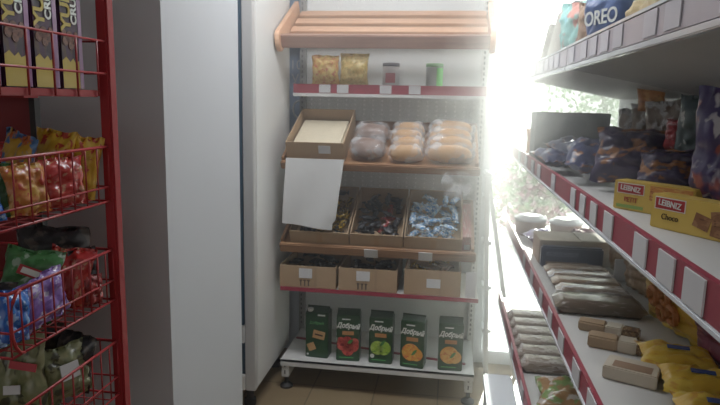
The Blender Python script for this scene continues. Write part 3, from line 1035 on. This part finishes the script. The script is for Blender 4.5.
wx = thing('wafer_carton', 'open beige carton behind the dark blue wafer pack', 'box', (.402, 2.60, ZL))
BEIGE = mat('beige_card', (.56, .48, .38), .7, var=.06)
mb = MB()
mb.box(0, .30, 0, .2, 0, .105)
mb.build('carton', BEIGE, wx, bevel=.003)
MB().box(.17, .30, .01, .19, .1055, .108).build('flap', mat('pale_card', (.72, .66, .58), .7), wx)
wp = thing('wafer_pack', 'dark blue wafer pack standing against the beige carton', 'wafer pack', (.404, 2.553, ZL), (0, 0, 0))
NAVY = mat('wafer_navy', (.035, .05, .12), .28, var=.3)
MB().box(0, .25, 0, .04, 0, .088).build('pack', NAVY, wp, bevel=.006)
MB().box(.02, .15, -.001, -.0002, .048, .066).build('front_print', mat_print('print_grey_blue', (.05, .07, .14), (.2, .24, .32), (.25, .3, .38), .4, 9), wp)
MB().box(.02, .19, -.001, -.0002, .008, .026).build('front_print', mat_print('wafer_print', (.3, .2, .12), (.4, .3, .18), (.2, .1, .06), .4, 4), wp)
BRW = mat_print('wafer_brown', (.34, .24, .16), (.44, .34, .25), (.6, .56, .52), .24, 3, .52, .62)
SLV = mat_print('wafer_silver', (.42, .35, .29), (.66, .65, .65), (.28, .19, .13), .18, 4, .5, .6)
DKB = mat_print('wafer_dark', (.14, .10, .07), (.13, .1, .06), (.3, .26, .22), .22, 4, .55, .64)
def bar_pack(name, label, cat, x, y, z, L, w, h, m_, rz=0., seed=0, group=None):
    """flow-wrapped bar lying along x with crimped ends"""
    mb = MB()
    def fn(a, c):
        u = a * 2 - 1
        e = 1 if abs(u) < .86 else max(.08, (1 - (abs(u) - .86) / .1))
        e = max(.08, min(1, e))
        an = c * 2 * PI
        cy, sz = math.cos(an), math.sin(an)
        q = 6
        rr = (abs(cy) ** q + abs(sz) ** q) ** (-1 / q)
        n_ = 1 + mnoise.noise(Vector((u * 9 + seed, cy * 2, sz * 2))) * .10
        return Vector((u * L / 2, cy * rr * w / 2 * (.9 if e < .5 else 1) * n_, h / 2 + sz * rr * h / 2 * e * min(n_, 1.0)))
    mb.grid(fn, 24, 16)
    bmesh.ops.remove_doubles(mb.bm, verts=list(mb.bm.verts), dist=.0004)
    return tag(mb.build(name, m_, None, smooth=True, loc=(x, y, z), rot=(0, 0, rz)), label, cat, group)
for k, (y, m_, nm) in enumerate(((2.46, BRW, 'first in front of the dark blue pack'), (2.37, SLV, 'second in front of the dark blue pack'), (2.28, BRW, 'third in front of the dark blue pack'), (2.18, SLV, 'silver edged, next to the long dark pack'))):
    bar_pack('wafer_pack', 'brown wafer pack lying along the lower shelf, ' + nm, 'wafer pack', .53, y, ZL, .25, .088, .036, m_, R(-1 - k), k * 3, 'brown wafer packs')
bar_pack('wafer_pack', 'long dark brown wafer pack nearest the small biscuit bars', 'wafer pack', .515, 2.03, ZL, .285, .15, .042, DKB, R(-3), 31)
wl = MB().box(0, .05, 0, .02, 0, .085)
tag(wl.build('small_carton', TAGW, None, bevel=.002, loc=(.66, 2.40, ZL), rot=(0, 0, R(-5))), 'white small carton beside the wafer packs', 'box')
P_TAN = mat_print('pack_tan', (.40, .27, .16), (.5, .38, .26), (.28, .14, .08), .28, 3)
bag('snack_bag', 'brownish bag standing by the back panel behind the wafer packs', 'snack bag', .18, .16, .06, P_TAN, (.715, 2.49, ZL), (R(6), 0, R(-75)), 7, 'tan bags on the lower shelf')
bag('snack_bag', 'tan bag standing between the brownish bag and the big yellow pack', 'snack bag', .2, .15, .06, P_TAN, (.71, 2.25, ZL), (R(6), 0, R(-80)), 10, 'tan bags on the lower shelf')
# little biscuit bars
KRAFT = mat('kraft_wrap', (.40, .28, .17), .4, var=.2, scale=18)
CREAM = mat('cream_wrap', (.62, .55, .44), .4, var=.12)
def snack_bar(label, x, y, L, w, h, m_, tail, rz):
    t = thing('biscuit_bar', label, 'biscuit bar', (x, y, ZL), (0, 0, rz), 'small biscuit bars')
    MB().prism([(0, 0), (w, 0), (w, h * .8), (w * .5, h), (0, h * .8)], 0, L * .45).build('body', m_, t, bevel=.004)
    MB().box(L * .45, L * .72, 0, w, 0, h * .82).build('wrapper_band', CREAM, t, bevel=.003)
    MB().prism([(0, 0), (w, 0), (w, h * .75), (w * .5, h * .85), (0, h * .75)], L * .72, L).build('wrapper_end', tail, t, bevel=.004)
snack_bar('small kraft brown biscuit bar nearest the wafer packs', .412, 1.83, .17, .05, .036, KRAFT, BRNP, R(-24))
snack_bar('small kraft brown biscuit bar between two others on the lower shelf', .412, 1.70, .175, .05, .042, KRAFT, BRNP, R(-20))
wbx = thing('biscuit_bar', 'small cream carton lying nearest the camera beside the red lip', 'biscuit bar', (.405, 1.50, ZL), (0, 0, R(-25)), group='small biscuit bars')
MB().box(0, .125, 0, .085, 0, .034).build('carton', CREAM, wbx, bevel=.003)
MB().box(.02, .11, .01, .05, .0345, .0352).build('label_patch', mat('brown_print', (.32, .2, .13), .5), wbx)
# yellow packs
YEL = mat_print('pack_yellow', (.68, .42, .05), (.72, .5, .08), (.62, .32, .05), .32, 2.5, .5, .62)
yp = bag('snack_bag', 'large yellow biscuit bag with ring biscuit picture leaning on the back panel', 'snack bag', .34, .20, .07, YEL, (.70, 1.86, ZL), (R(8), 0, R(-82)), 41)
mb = MB()
for cx, cz, r in ((-.05, .10, .035), (.02, .12, .033), (.06, .075, .034), (-.005, .06, .028)):
    mb.tube([(cx + r * .7 * math.cos(k * PI / 8), -.036, cz + r * .7 * math.sin(k * PI / 8)) for k in range(16)], r * .3, 6, True)
mb.build('biscuit_picture', mat('ring_biscuit', (.42, .14, .03), .5), yp)
bag('snack_bag', 'dark red bag leaning on the back panel in front of the large yellow bag', 'snack bag', .24, .19, .06, P_DRED, (.728, 1.60, ZL), (R(8), 0, R(-82)), 43)
BLU = mat('print_blue', (.06, .10, .32), .4)
for k, (x, y, rz, lab) in enumerate(((.60, 1.56, -10, 'yellow packet lying in front of the dark red bag, farthest of its row'), (.605, 1.42, -12, 'yellow packet lying second in the row below the dark red bag'), (.585, 1.27, -10, 'yellow packet lying third in the row at the picture edge'), (.58, 1.13, -20, 'yellow packet lying nearest the camera in its row'))):
    o = bag('snack_bag', lab, 'packet', .19, .14, .055, YEL, (x, y - .04, ZL + .0275), (R(-86), 0, R(rz)), 50 + k, 'yellow packets lying on the lower shelf')
    MB().box(-.028, .024, -.031, -.028, .058, .074).build('label_patch', BLU, o)

# ---- bottom shelf goods
ZB = .5105
FOIL = mat_print('bar_foil_brown', (.36, .30, .25), (.62, .58, .55), (.22, .16, .12), .2, 3, .5, .6, .15)
for k, nm in enumerate(('nearest the window', 'second from the window', 'third from the window', 'fourth from the window', 'fifth from the window', 'nearest the orange and green packet')):
    bar_pack('chocolate_bar', 'foil wrapped brown bar on the bottom shelf, ' + nm, 'bar', .425, 2.78 - k * .105, ZB, .235, .098, .042, FOIL, R(-1), k * 7, 'foil wrapped bars')
P_OG = mat_print('pack_orange_green', (.34, .19, .08), (.2, .3, .1), (.55, .5, .45), .18, 3, .5, .58)
bag('snack_bag', 'shiny orange and green packet at the near end of the bottom shelf', 'packet', .24, .2, .07, P_OG, (.44, 1.88, ZB + .035), (R(-86), 0, R(-5)), 61)

# ---- top shelf goods
def tz(x):
    return 1.632 - (x - .352) * .2 + .001
DBC = mat('dark_brown_carton', (.085, .06, .055), .5)
tb = thing('dark_carton', 'narrow dark upright carton at the window end of the top shelf', 'box', (.375, 2.86, tz(.375)), (0, R(11.3), 0), group='dark cartons on the top shelf')
MB().box(0, .16, 0, .05, 0, .24).build('carton', DBC, tb, bevel=.003)
tb = thing('dark_carton', 'wide dark upright carton next to the cyan and coral bag on the top shelf', 'box', (.385, 2.42, tz(.385) + .003), (0, R(11.3), 0), group='dark cartons on the top shelf')
MB().box(0, .16, 0, .36, 0, .27).build('carton', DBC, tb, bevel=.003)
P_CYA = mat_print('pack_cyan_coral', (.25, .55, .52), (.65, .25, .2), (.3, .6, .65), .3, 2.2, .52, .66)
bag('snack_bag', 'cyan and coral bag beside the dark cartons on the top shelf', 'snack bag', .17, .24, .07, P_CYA, (.43, 2.29, tz(.43)), (R(4), 0, R(-70)), 71, rest='tilted')
P_BRN = mat_print('pack_brown_top', (.30, .17, .1), (.36, .22, .13), (.2, .1, .06), .35, 3)
bag('snack_bag', 'brown packet standing between the cyan bag and the blue bag', 'snack bag', .15, .22, .06, P_BRN, (.45, 2.11, tz(.45)), (R(4), 0, R(-70)), 73, rest='tilted')
P_OREO = mat_print('pack_blue_cookie', (.05, .10, .26), (.08, .14, .32), (.12, .2, .4), .3, 2.5)
ob = bag('cookie_bag', 'dark blue cookie bag with white letters on the top shelf', 'cookie bag', .24, .22, .07, P_OREO, (.44, 1.86, tz(.44)), (R(2), 0, R(-68)), 75, rest='tilted')
lettering('OREO', .055, WTXT, ob, (.012, -.040, .13), (PI / 2, 0, 0), bold=.001)
P_GLD = mat_print('pack_gold', (.55, .42, .2), (.62, .52, .3), (.4, .26, .1), .3, 2.5)
bag('snack_bag', 'golden packet leaning back at the lip of the top shelf', 'packet', .34, .17, .08, P_GLD, (.42, 1.53, tz(.42)), (R(-22), 0, R(-86)), 77, rest='tilted')
bag('snack_bag', 'brown packet standing behind the golden packet on the top shelf', 'snack bag', .22, .22, .05, P_BRN, (.712, 1.60, tz(.712)), (R(4), 0, R(-80)), 79, rest='tilted')

# ================================================================= RED WIRE RACK
rk = thing('display_rack', 'red wire display rack with hanging baskets in front of the grey column', 'display rack')
for x in (-.787, -1.36):
    MB().box(x, x + .028, 1.285, 1.315, 0, 2.35).build('post', REDM, rk, bevel=.004)
MB().box(-1.33, -1.0, 1.345, 1.352, .05, 1.50).build('back_panel', REDPANEL, rk)
MB().box(-1.0, -.985, 1.335, 1.355, .05, 1.50).build('panel_edge', BLACK, rk)
MB().box(-1.34, -.985, 1.30, 1.35, 1.50, 1.523).build('cross_bar', REDM, rk)
WR = .0024
def basket(zr, zb, mid, y0=.938, y1=1.285, x0=-1.30, x1=-.772, rounded=False, wires=True):
    mb = MB()
    # rims
    def rect(z, ins=0.):
        return [(x0 + ins, y0 + ins, z), (x1 - ins * .3, y0 + ins, z), (x1 - ins * .3, y1, z), (x0 + ins, y1, z)]
    mb.tube(rect(zr), WR * 1.5, 6, True)
    mb.tube(rect(zb), WR * 1.2, 6, True)
    if mid:
        mb.tube(rect(mid), WR, 6, True)
    if rounded:
        zc, rr = (zr + zb) / 2, (zr - zb) / 2
        pts = [(x1 + .002, y0 + .03 - .03 * math.sin(k * PI / 8), zc + rr * math.cos(k * PI / 8)) for k in range(9)]
        mb.tube(pts, WR * 1.4, 6)
    n = 11
    for k in range(1, n):
        y = y0 + (y1 - y0) * k / n
        mb.tube([(x1, y, zr), (x1, y, zb)], WR * .8, 5)
        mb.tube([(x0, y, zr), (x0, y, zb)], WR * .8, 5)
        mb.tube([(x0, y, zb), (x1, y, zb)], WR * .8, 5)
    m = 12
    for k in range(m + 1):
        x = x0 + (x1 - x0) * k / m
        mb.tube([(x, y0, zr), (x, y0, zb)], WR * .8, 5)
        mb.tube([(x, y1, zr), (x, y1, zb)], WR * .8, 5)
        mb.tube([(x, y0, zb), (x, y1, zb)], WR * .8, 5)
    return mb.build('basket', REDW, rk, smooth=True)
basket(1.394, 1.268, 1.302, y0=.80)
basket(1.152, 1.03, 1.078, y0=.94, rounded=True)
basket(.925, .79, .835, y0=.90)
# top tray for the tall chocolate packs
tt = MB()
tt.box(-1.02, -.772, .55, 1.262, 1.505, 1.520)
tt = tt.build('tray', REDM, rk, bevel=.002)
mb = MB()
for z in (1.627, 1.557):
    mb.tube([(-1.02, .55, z), (-.768, .55, z), (-.768, 1.285, z), (-1.02, 1.285, z)], WR * 1.1, 6, True)
for k in range(10):
    y = .58 + k * .075
    mb.tube([(-.768, y, 1.627), (-.768, y, 1.507)], WR, 6)
mb.build('wire_rail', REDW, tt, smooth=True)
# tall chocolate packs
PPUR = mat_print('choc_purple', (.022, .006, .022), (.05, .01, .045), (.07, .03, .02), .5, 3, .5, .6)
PEDGE = mat('choc_edge_violet', (.24, .10, .24), .3, var=.2)
PYEL = mat('choc_yellow', (.42, .30, .02), .4, var=.1)
def choc(label, y):
    t = thing('chocolate_pack', label, 'chocolate pack', (-.792, y, 1.5205), (0, 0, PI / 2), 'tall chocolate packs')
    W, D, H = .074, .05, .33
    MB().box(0, W, 0, D, 0, H).build('carton', PPUR, t, bevel=.003)
    MB().box(W - .014, W - .001, -.0012, -.0002, 0.002, H - .004).build('violet_edge', PEDGE, t)
    mb = MB()
    pts = [(.002, .002), (W - .015, .002), (W - .015, .060), (W * .62, .055), (W * .52, .064), (W * .38, .056), (W * .2, .066), (.002, .058)]
    A = [mb.bm.verts.new((a, -.0014, c)) for a, c in pts]
    mb.bm.faces.new(A)
    mb.build('yellow_print', PYEL, t)
    mb = MB()
    for cx, cz, s in ((.016, .098, .010), (.030, .108, .011), (.046, .100, .010), (.034, .090, .009), (.052, .112, .007), (.012, .114, .007)):
        mb.lathe([(0, -.0005), (s, -.0005), (s, .0005), (0, .0005)], 14, (cx, -cz, 0))
    mb.build('nut_picture', mat_print('nut_print', (.13, .05, .035), (.20, .09, .06), (.06, .02, .02), .5, 4), t, loc=(0, -.001, 0), rot=(-PI / 2, 0, 0))
    lettering('YUMMY', .043, PYEL, t, (.020, -.0016, .193), (PI / 2, -PI / 2, 0), bold=.0015)
    lettering('CRUNCH', .027, WTXT, t, (.047, -.0016, .190), (PI / 2, -PI / 2, 0), bold=.0009)
for k in range(6):
    choc('tall purple chocolate pack with yellow base in the top tray, ' + ('nearest the red post', 'second from the red post', 'third from the red post', 'fourth from the red post', 'fifth from the red post', 'sixth from the red post')[k], 1.165 - k * .083)

# packets in the baskets
def M3(n, a, c, d, **k):
    return mat_print(n, a, c, d, k.get('r', .28), k.get('s', 2.6), k.get('t1', .52), k.get('t2', .6))
YR = M3('crisps_yellow_red', (.58, .33, .03), (.62, .40, .05), (.42, .04, .03), t2=.58)
YB = M3('crisps_yellow_blue', (.52, .30, .04), (.45, .12, .04), (.06, .16, .35), t2=.55)
RD = M3('crisps_red', (.36, .02, .02), (.45, .05, .04), (.5, .25, .15), r=.2)
GN = M3('crisps_green', (.05, .16, .05), (.08, .24, .09), (.35, .45, .35), t2=.64)
BK = M3('crisps_black', (.016, .016, .018), (.03, .03, .035), (.08, .07, .06))
LI = M3('crisps_lilac', (.20, .11, .38), (.28, .18, .5), (.5, .45, .6), r=.2)
BL = M3('crisps_blue', (.02, .10, .42), (.04, .18, .55), (.3, .45, .7), r=.2)
OL = M3('crisps_olive', (.16, .17, .08), (.24, .24, .13), (.05, .05, .03))
G2 = 'snack packets in the second basket'
G3 = 'snack packets in the third basket'
G4 = 'snack packets in the bottom basket'
z2, z3, z4 = 1.2725, 1.0345, .7945
bag('snack_packet', 'yellow packet with blue edge leaning at the left of the upper basket', 'snack packet', .085, .16, .04, YB, (-.885, 1.10, z2), (R(-8), R(10), R(-10)), 81, G2)
bag('snack_packet', 'yellow packet leaning tall beside the red packet in the upper basket', 'snack packet', .085, .15, .04, YR, (-.86, 1.19, z2), (R(-8), R(8), R(10)), 82, G2)
bag('snack_packet', 'small yellow and red packet by the red post in the upper basket', 'snack packet', .065, .14, .035, YR, (-.815, 1.235, z2), (R(-5), R(12), R(40)), 83, G2)
bag('snack_packet', 'shiny red packet pressed against the wires of the upper basket', 'snack packet', .11, .105, .035, RD, (-.797, 1.16, z2), (R(-6), 0, R(75)), 84, G2)
bag('snack_packet', 'orange red packet in the middle of the upper basket wires', 'snack packet', .10, .10, .035, M3('crisps_orange', (.45, .15, .03), (.5, .28, .05), (.4, .04, .03)), (-.803, 1.06, z2), (R(-10), 0, R(80)), 85, G2)
bag('snack_packet', 'green and white packet at the left end of the upper basket', 'snack packet', .09, .10, .04, GN, (-.86, 1.02, z2), (R(-14), 0, R(20)), 86, G2)
bag('snack_packet', 'blue packet at the left edge of the upper basket', 'snack packet', .10, .09, .04, BL, (-.83, .955, z2), (R(-14), 0, R(70)), 87, G2)
bag('snack_packet', 'red packet behind the yellow ones in the upper basket', 'snack packet', .12, .12, .04, RD, (-.93, 1.2, z2), (R(-8), 0, R(5)), 88, G2)
# third basket
bag('snack_packet', 'long black packet lying along the back of the middle basket', 'snack packet', .19, .17, .05, BK, (-.90, 1.245, z3), (R(-4), 0, R(0)), 90, G3)
gp = bag('snack_packet', 'green packet with red and white emblem on top of the middle basket', 'snack packet', .13, .15, .05, GN, (-.875, 1.09, z3 + .05), (R(-28), R(6), R(8)), 91, G3)
MB().box(-.035, .035, -.031, -.028, .085, .105).build('red_emblem', mat('emblem_red', (.4, .03, .04), .4), gp, rot=(0, R(12), 0))
MB().box(-.026, .026, -.033, -.0305, .089, .101).build('white_emblem', WTXT, gp, rot=(0, R(12), 0))
bag('snack_packet', 'bright red packet next to the green one in the middle basket', 'snack packet', .095, .13, .045, RD, (-.83, 1.17, z3 + .012), (R(-16), R(12), R(20)), 92, G3)
bag('snack_packet', 'lilac packet against the wires of the middle basket', 'snack packet', .12, .10, .035, LI, (-.800, 1.09, z3), (R(-6), R(-10), R(82)), 93, G3)
bag('snack_packet', 'bright blue packet at the rounded end of the middle basket', 'snack packet', .07, .105, .035, BL, (-.802, .985, z3), (R(-6), R(8), R(80)), 94, G3)
bag('snack_packet', 'black packet by the red post in the middle basket', 'snack packet', .08, .12, .04, BK, (-.803, 1.215, z3), (R(-8), R(6), R(75)), 95, G3)
bag('snack_packet', 'dark red packet low by the red post in the middle basket', 'snack packet', .06, .07, .025, M3('crisps_darkred', (.2, .015, .015), (.28, .03, .03), (.1, .01, .01)), (-.783, 1.215, z3), (R(-2), R(6), R(82)), 96, G3)
bag('snack_packet', 'black packet under the green one in the middle basket', 'snack packet', .12, .10, .05, BK, (-.90, 1.02, z3), (R(-20), 0, R(15)), 97, G3)
# bottom basket
bag('snack_packet', 'long black topped packet along the back of the lowest basket', 'snack packet', .15, .145, .05, BK, (-.95, 1.225, z4), (R(-6), R(4), R(-5)), 100, G4)
bag('snack_packet', 'black topped packet by the red post in the lowest basket', 'snack packet', .11, .13, .05, BK, (-.84, 1.20, z4), (R(-6), R(8), R(-15)), 101, G4)
ol = bag('snack_packet', 'olive packet with red emblem and white tag in the lowest basket', 'snack packet', .12, .185, .05, OL, (-.865, 1.06, z4), (R(-14), R(-4), R(10)), 102, G4)
MB().box(-.028, .028, -.0275, -.0255, .10, .116).build('red_emblem', MATS['emblem_red'], ol, rot=(0, R(12), 0))
MB().box(-.017, .017, -.029, -.027, .05, .068).build('white_tag', TAGW, ol)
o2 = bag('snack_packet', 'olive packet with white tag against the wires of the lowest basket', 'snack packet', .12, .12, .045, OL, (-.81, 1.15, z4), (R(-8), R(-4), R(62)), 103, G4)
MB().box(-.02, .02, -.029, -.026, .05, .085).build('white_tag', TAGW, o2)
bag('snack_packet', 'orange packet at the left edge of the lowest basket', 'snack packet', .10, .18, .045, M3('crisps_orange2', (.4, .12, .03), (.35, .2, .05), (.15, .2, .06)), (-.945, 1.07, z4), (R(-10), R(-6), R(5)), 104, G4)

# ================================================================= LIGHT
W = bpy.data.worlds.new('World')
bpy.context.scene.world = W
W.use_nodes = True
bgn = W.node_tree.nodes['Background']
tc = W.node_tree.nodes.new('ShaderNodeTexCoord')
gr = W.node_tree.nodes.new('ShaderNodeValToRGB')
sp = W.node_tree.nodes.new('ShaderNodeSeparateXYZ')
W.node_tree.links.new(tc.outputs['Generated'], sp.inputs[0])
W.node_tree.links.new(sp.outputs['Z'], gr.inputs[0])
gr.color_ramp.elements[0].color = (1, .97, .92, 1)
gr.color_ramp.elements[1].color = (.78, .88, 1, 1)
W.node_tree.links.new(gr.outputs[0], bgn.inputs[0])
bgn.inputs['Strength'].default_value = 4.0

def light(name, typ, loc, rot, energy, size=None, col=(1, 1, 1), size_y=None, angle=None):
    l = bpy.data.lights.new(name, typ)
    l.energy = energy
    l.color = col
    if typ == 'AREA':
        l.size = size
        if size_y:
            l.shape = 'RECTANGLE'
            l.size_y = size_y
    if angle:
        l.angle = angle
    o = bpy.data.objects.new(name, l)
    C.objects.link(o)
    o.location = loc
    o.rotation_euler = rot
    return o
# sun through the shop window, from the far right
sd = Vector((-.15, -.85, -.46)).normalized()
light('sun', 'SUN', (3, 9, 8), sd.to_track_quat('-Z', 'Y').to_euler(), 12, angle=R(1.0), col=(1, .95, .86))
# added fill light behind the camera, and an unseen ceiling lamp
light('rear_fill', 'AREA', (-.2, -1.45, 1.7), (R(90), 0, 0), 6.5, 2.2, (1, .96, .9), 1.6)
light('ceiling_lamp', 'AREA', (-.3, 2.25, 2.66), (0, 0, 0), 27, 1.0, (.95, .97, 1), .5)

# ================================================================= HAZE (added volume imitating lens glare)
hm = bpy.data.materials.new('glare_scatter')
hm.use_nodes = True
hm.node_tree.nodes.clear()
_o = hm.node_tree.nodes.new('ShaderNodeOutputMaterial')
_v = hm.node_tree.nodes.new('ShaderNodeVolumeScatter')
_tc = hm.node_tree.nodes.new('ShaderNodeTexCoord')
_sp = hm.node_tree.nodes.new('ShaderNodeSeparateXYZ')
hm.node_tree.links.new(_tc.outputs['Object'], _sp.inputs[0])
def _range(sock, a, b_, lo, hi):
    n = hm.node_tree.nodes.new('ShaderNodeMapRange')
    n.interpolation_type = 'SMOOTHSTEP'
    for i, v in enumerate((a, b_, lo, hi)):
        n.inputs[i + 1].default_value = v
    hm.node_tree.links.new(sock, n.inputs[0])
    return n.outputs[0]
_mul = hm.node_tree.nodes.new('ShaderNodeMath')
_mul.operation = 'MULTIPLY'
_m2 = hm.node_tree.nodes.new('ShaderNodeMath')
_m2.operation = 'MULTIPLY_ADD'
hm.node_tree.links.new(_range(_sp.outputs['X'], .0, .28, 0, 1), _mul.inputs[0])
hm.node_tree.links.new(_range(_sp.outputs['Y'], .7, 2.9, 0, .95), _mul.inputs[1])
_m3 = hm.node_tree.nodes.new('ShaderNodeMath')
_m3.operation = 'MULTIPLY'
hm.node_tree.links.new(_mul.outputs[0], _m3.inputs[0])
hm.node_tree.links.new(_range(_sp.outputs['Z'], 1.5, 1.78, 1, .25), _m3.inputs[1])
hm.node_tree.links.new(_m3.outputs[0], _m2.inputs[0])
hm.node_tree.links.new(_range(_sp.outputs['Z'], .6, 1.5, .3, 1), _m2.inputs[1])
hm.node_tree.links.new(_range(_sp.outputs['Z'], .5, 1.9, .07, .17), _m2.inputs[2])
hm.node_tree.links.new(_m2.outputs[0], _v.inputs['Density'])
_v.inputs['Anisotropy'].default_value = .55
hm.node_tree.links.new(_v.outputs[0], _o.inputs['Volume'])
hz = MB().box(-.80, .975, 1.40, 3.415, .005, 2.695).build('glare_veil', hm)
hz['kind'] = 'stuff'
hz['label'] = 'added haze hanging in the room in front of the shop window'
hz['category'] = 'glare_veil'

# ================================================================= CAMERA
F, YAW, PIT, ROL, H = 604.35, .1436, .1662, .0205, 1.5081
cy, sy = math.cos(YAW), math.sin(YAW)
fw = Vector((-sy * math.cos(PIT), cy * math.cos(PIT), -math.sin(PIT)))
rt = Vector((cy, sy, 0))
up = rt.cross(fw)
r2 = rt * math.cos(ROL) + up * math.sin(ROL)
u2 = up * math.cos(ROL) - rt * math.sin(ROL)
cam = bpy.data.cameras.new('camera')
cam.sensor_width = 36
cam.lens = F / 720 * 36
cam.clip_start = .02
co = bpy.data.objects.new('camera', cam)
C.objects.link(co)
Mx = Matrix((r2, u2, -fw)).transposed().to_4x4()
Mx.translation = Vector((0, 0, H))
co.matrix_world = Mx
bpy.context.scene.camera = co
vs = bpy.context.scene.view_settings
vs.view_transform = 'Standard'
vs.look = 'None'
vs.exposure = 0.0
vs.gamma = 1.1
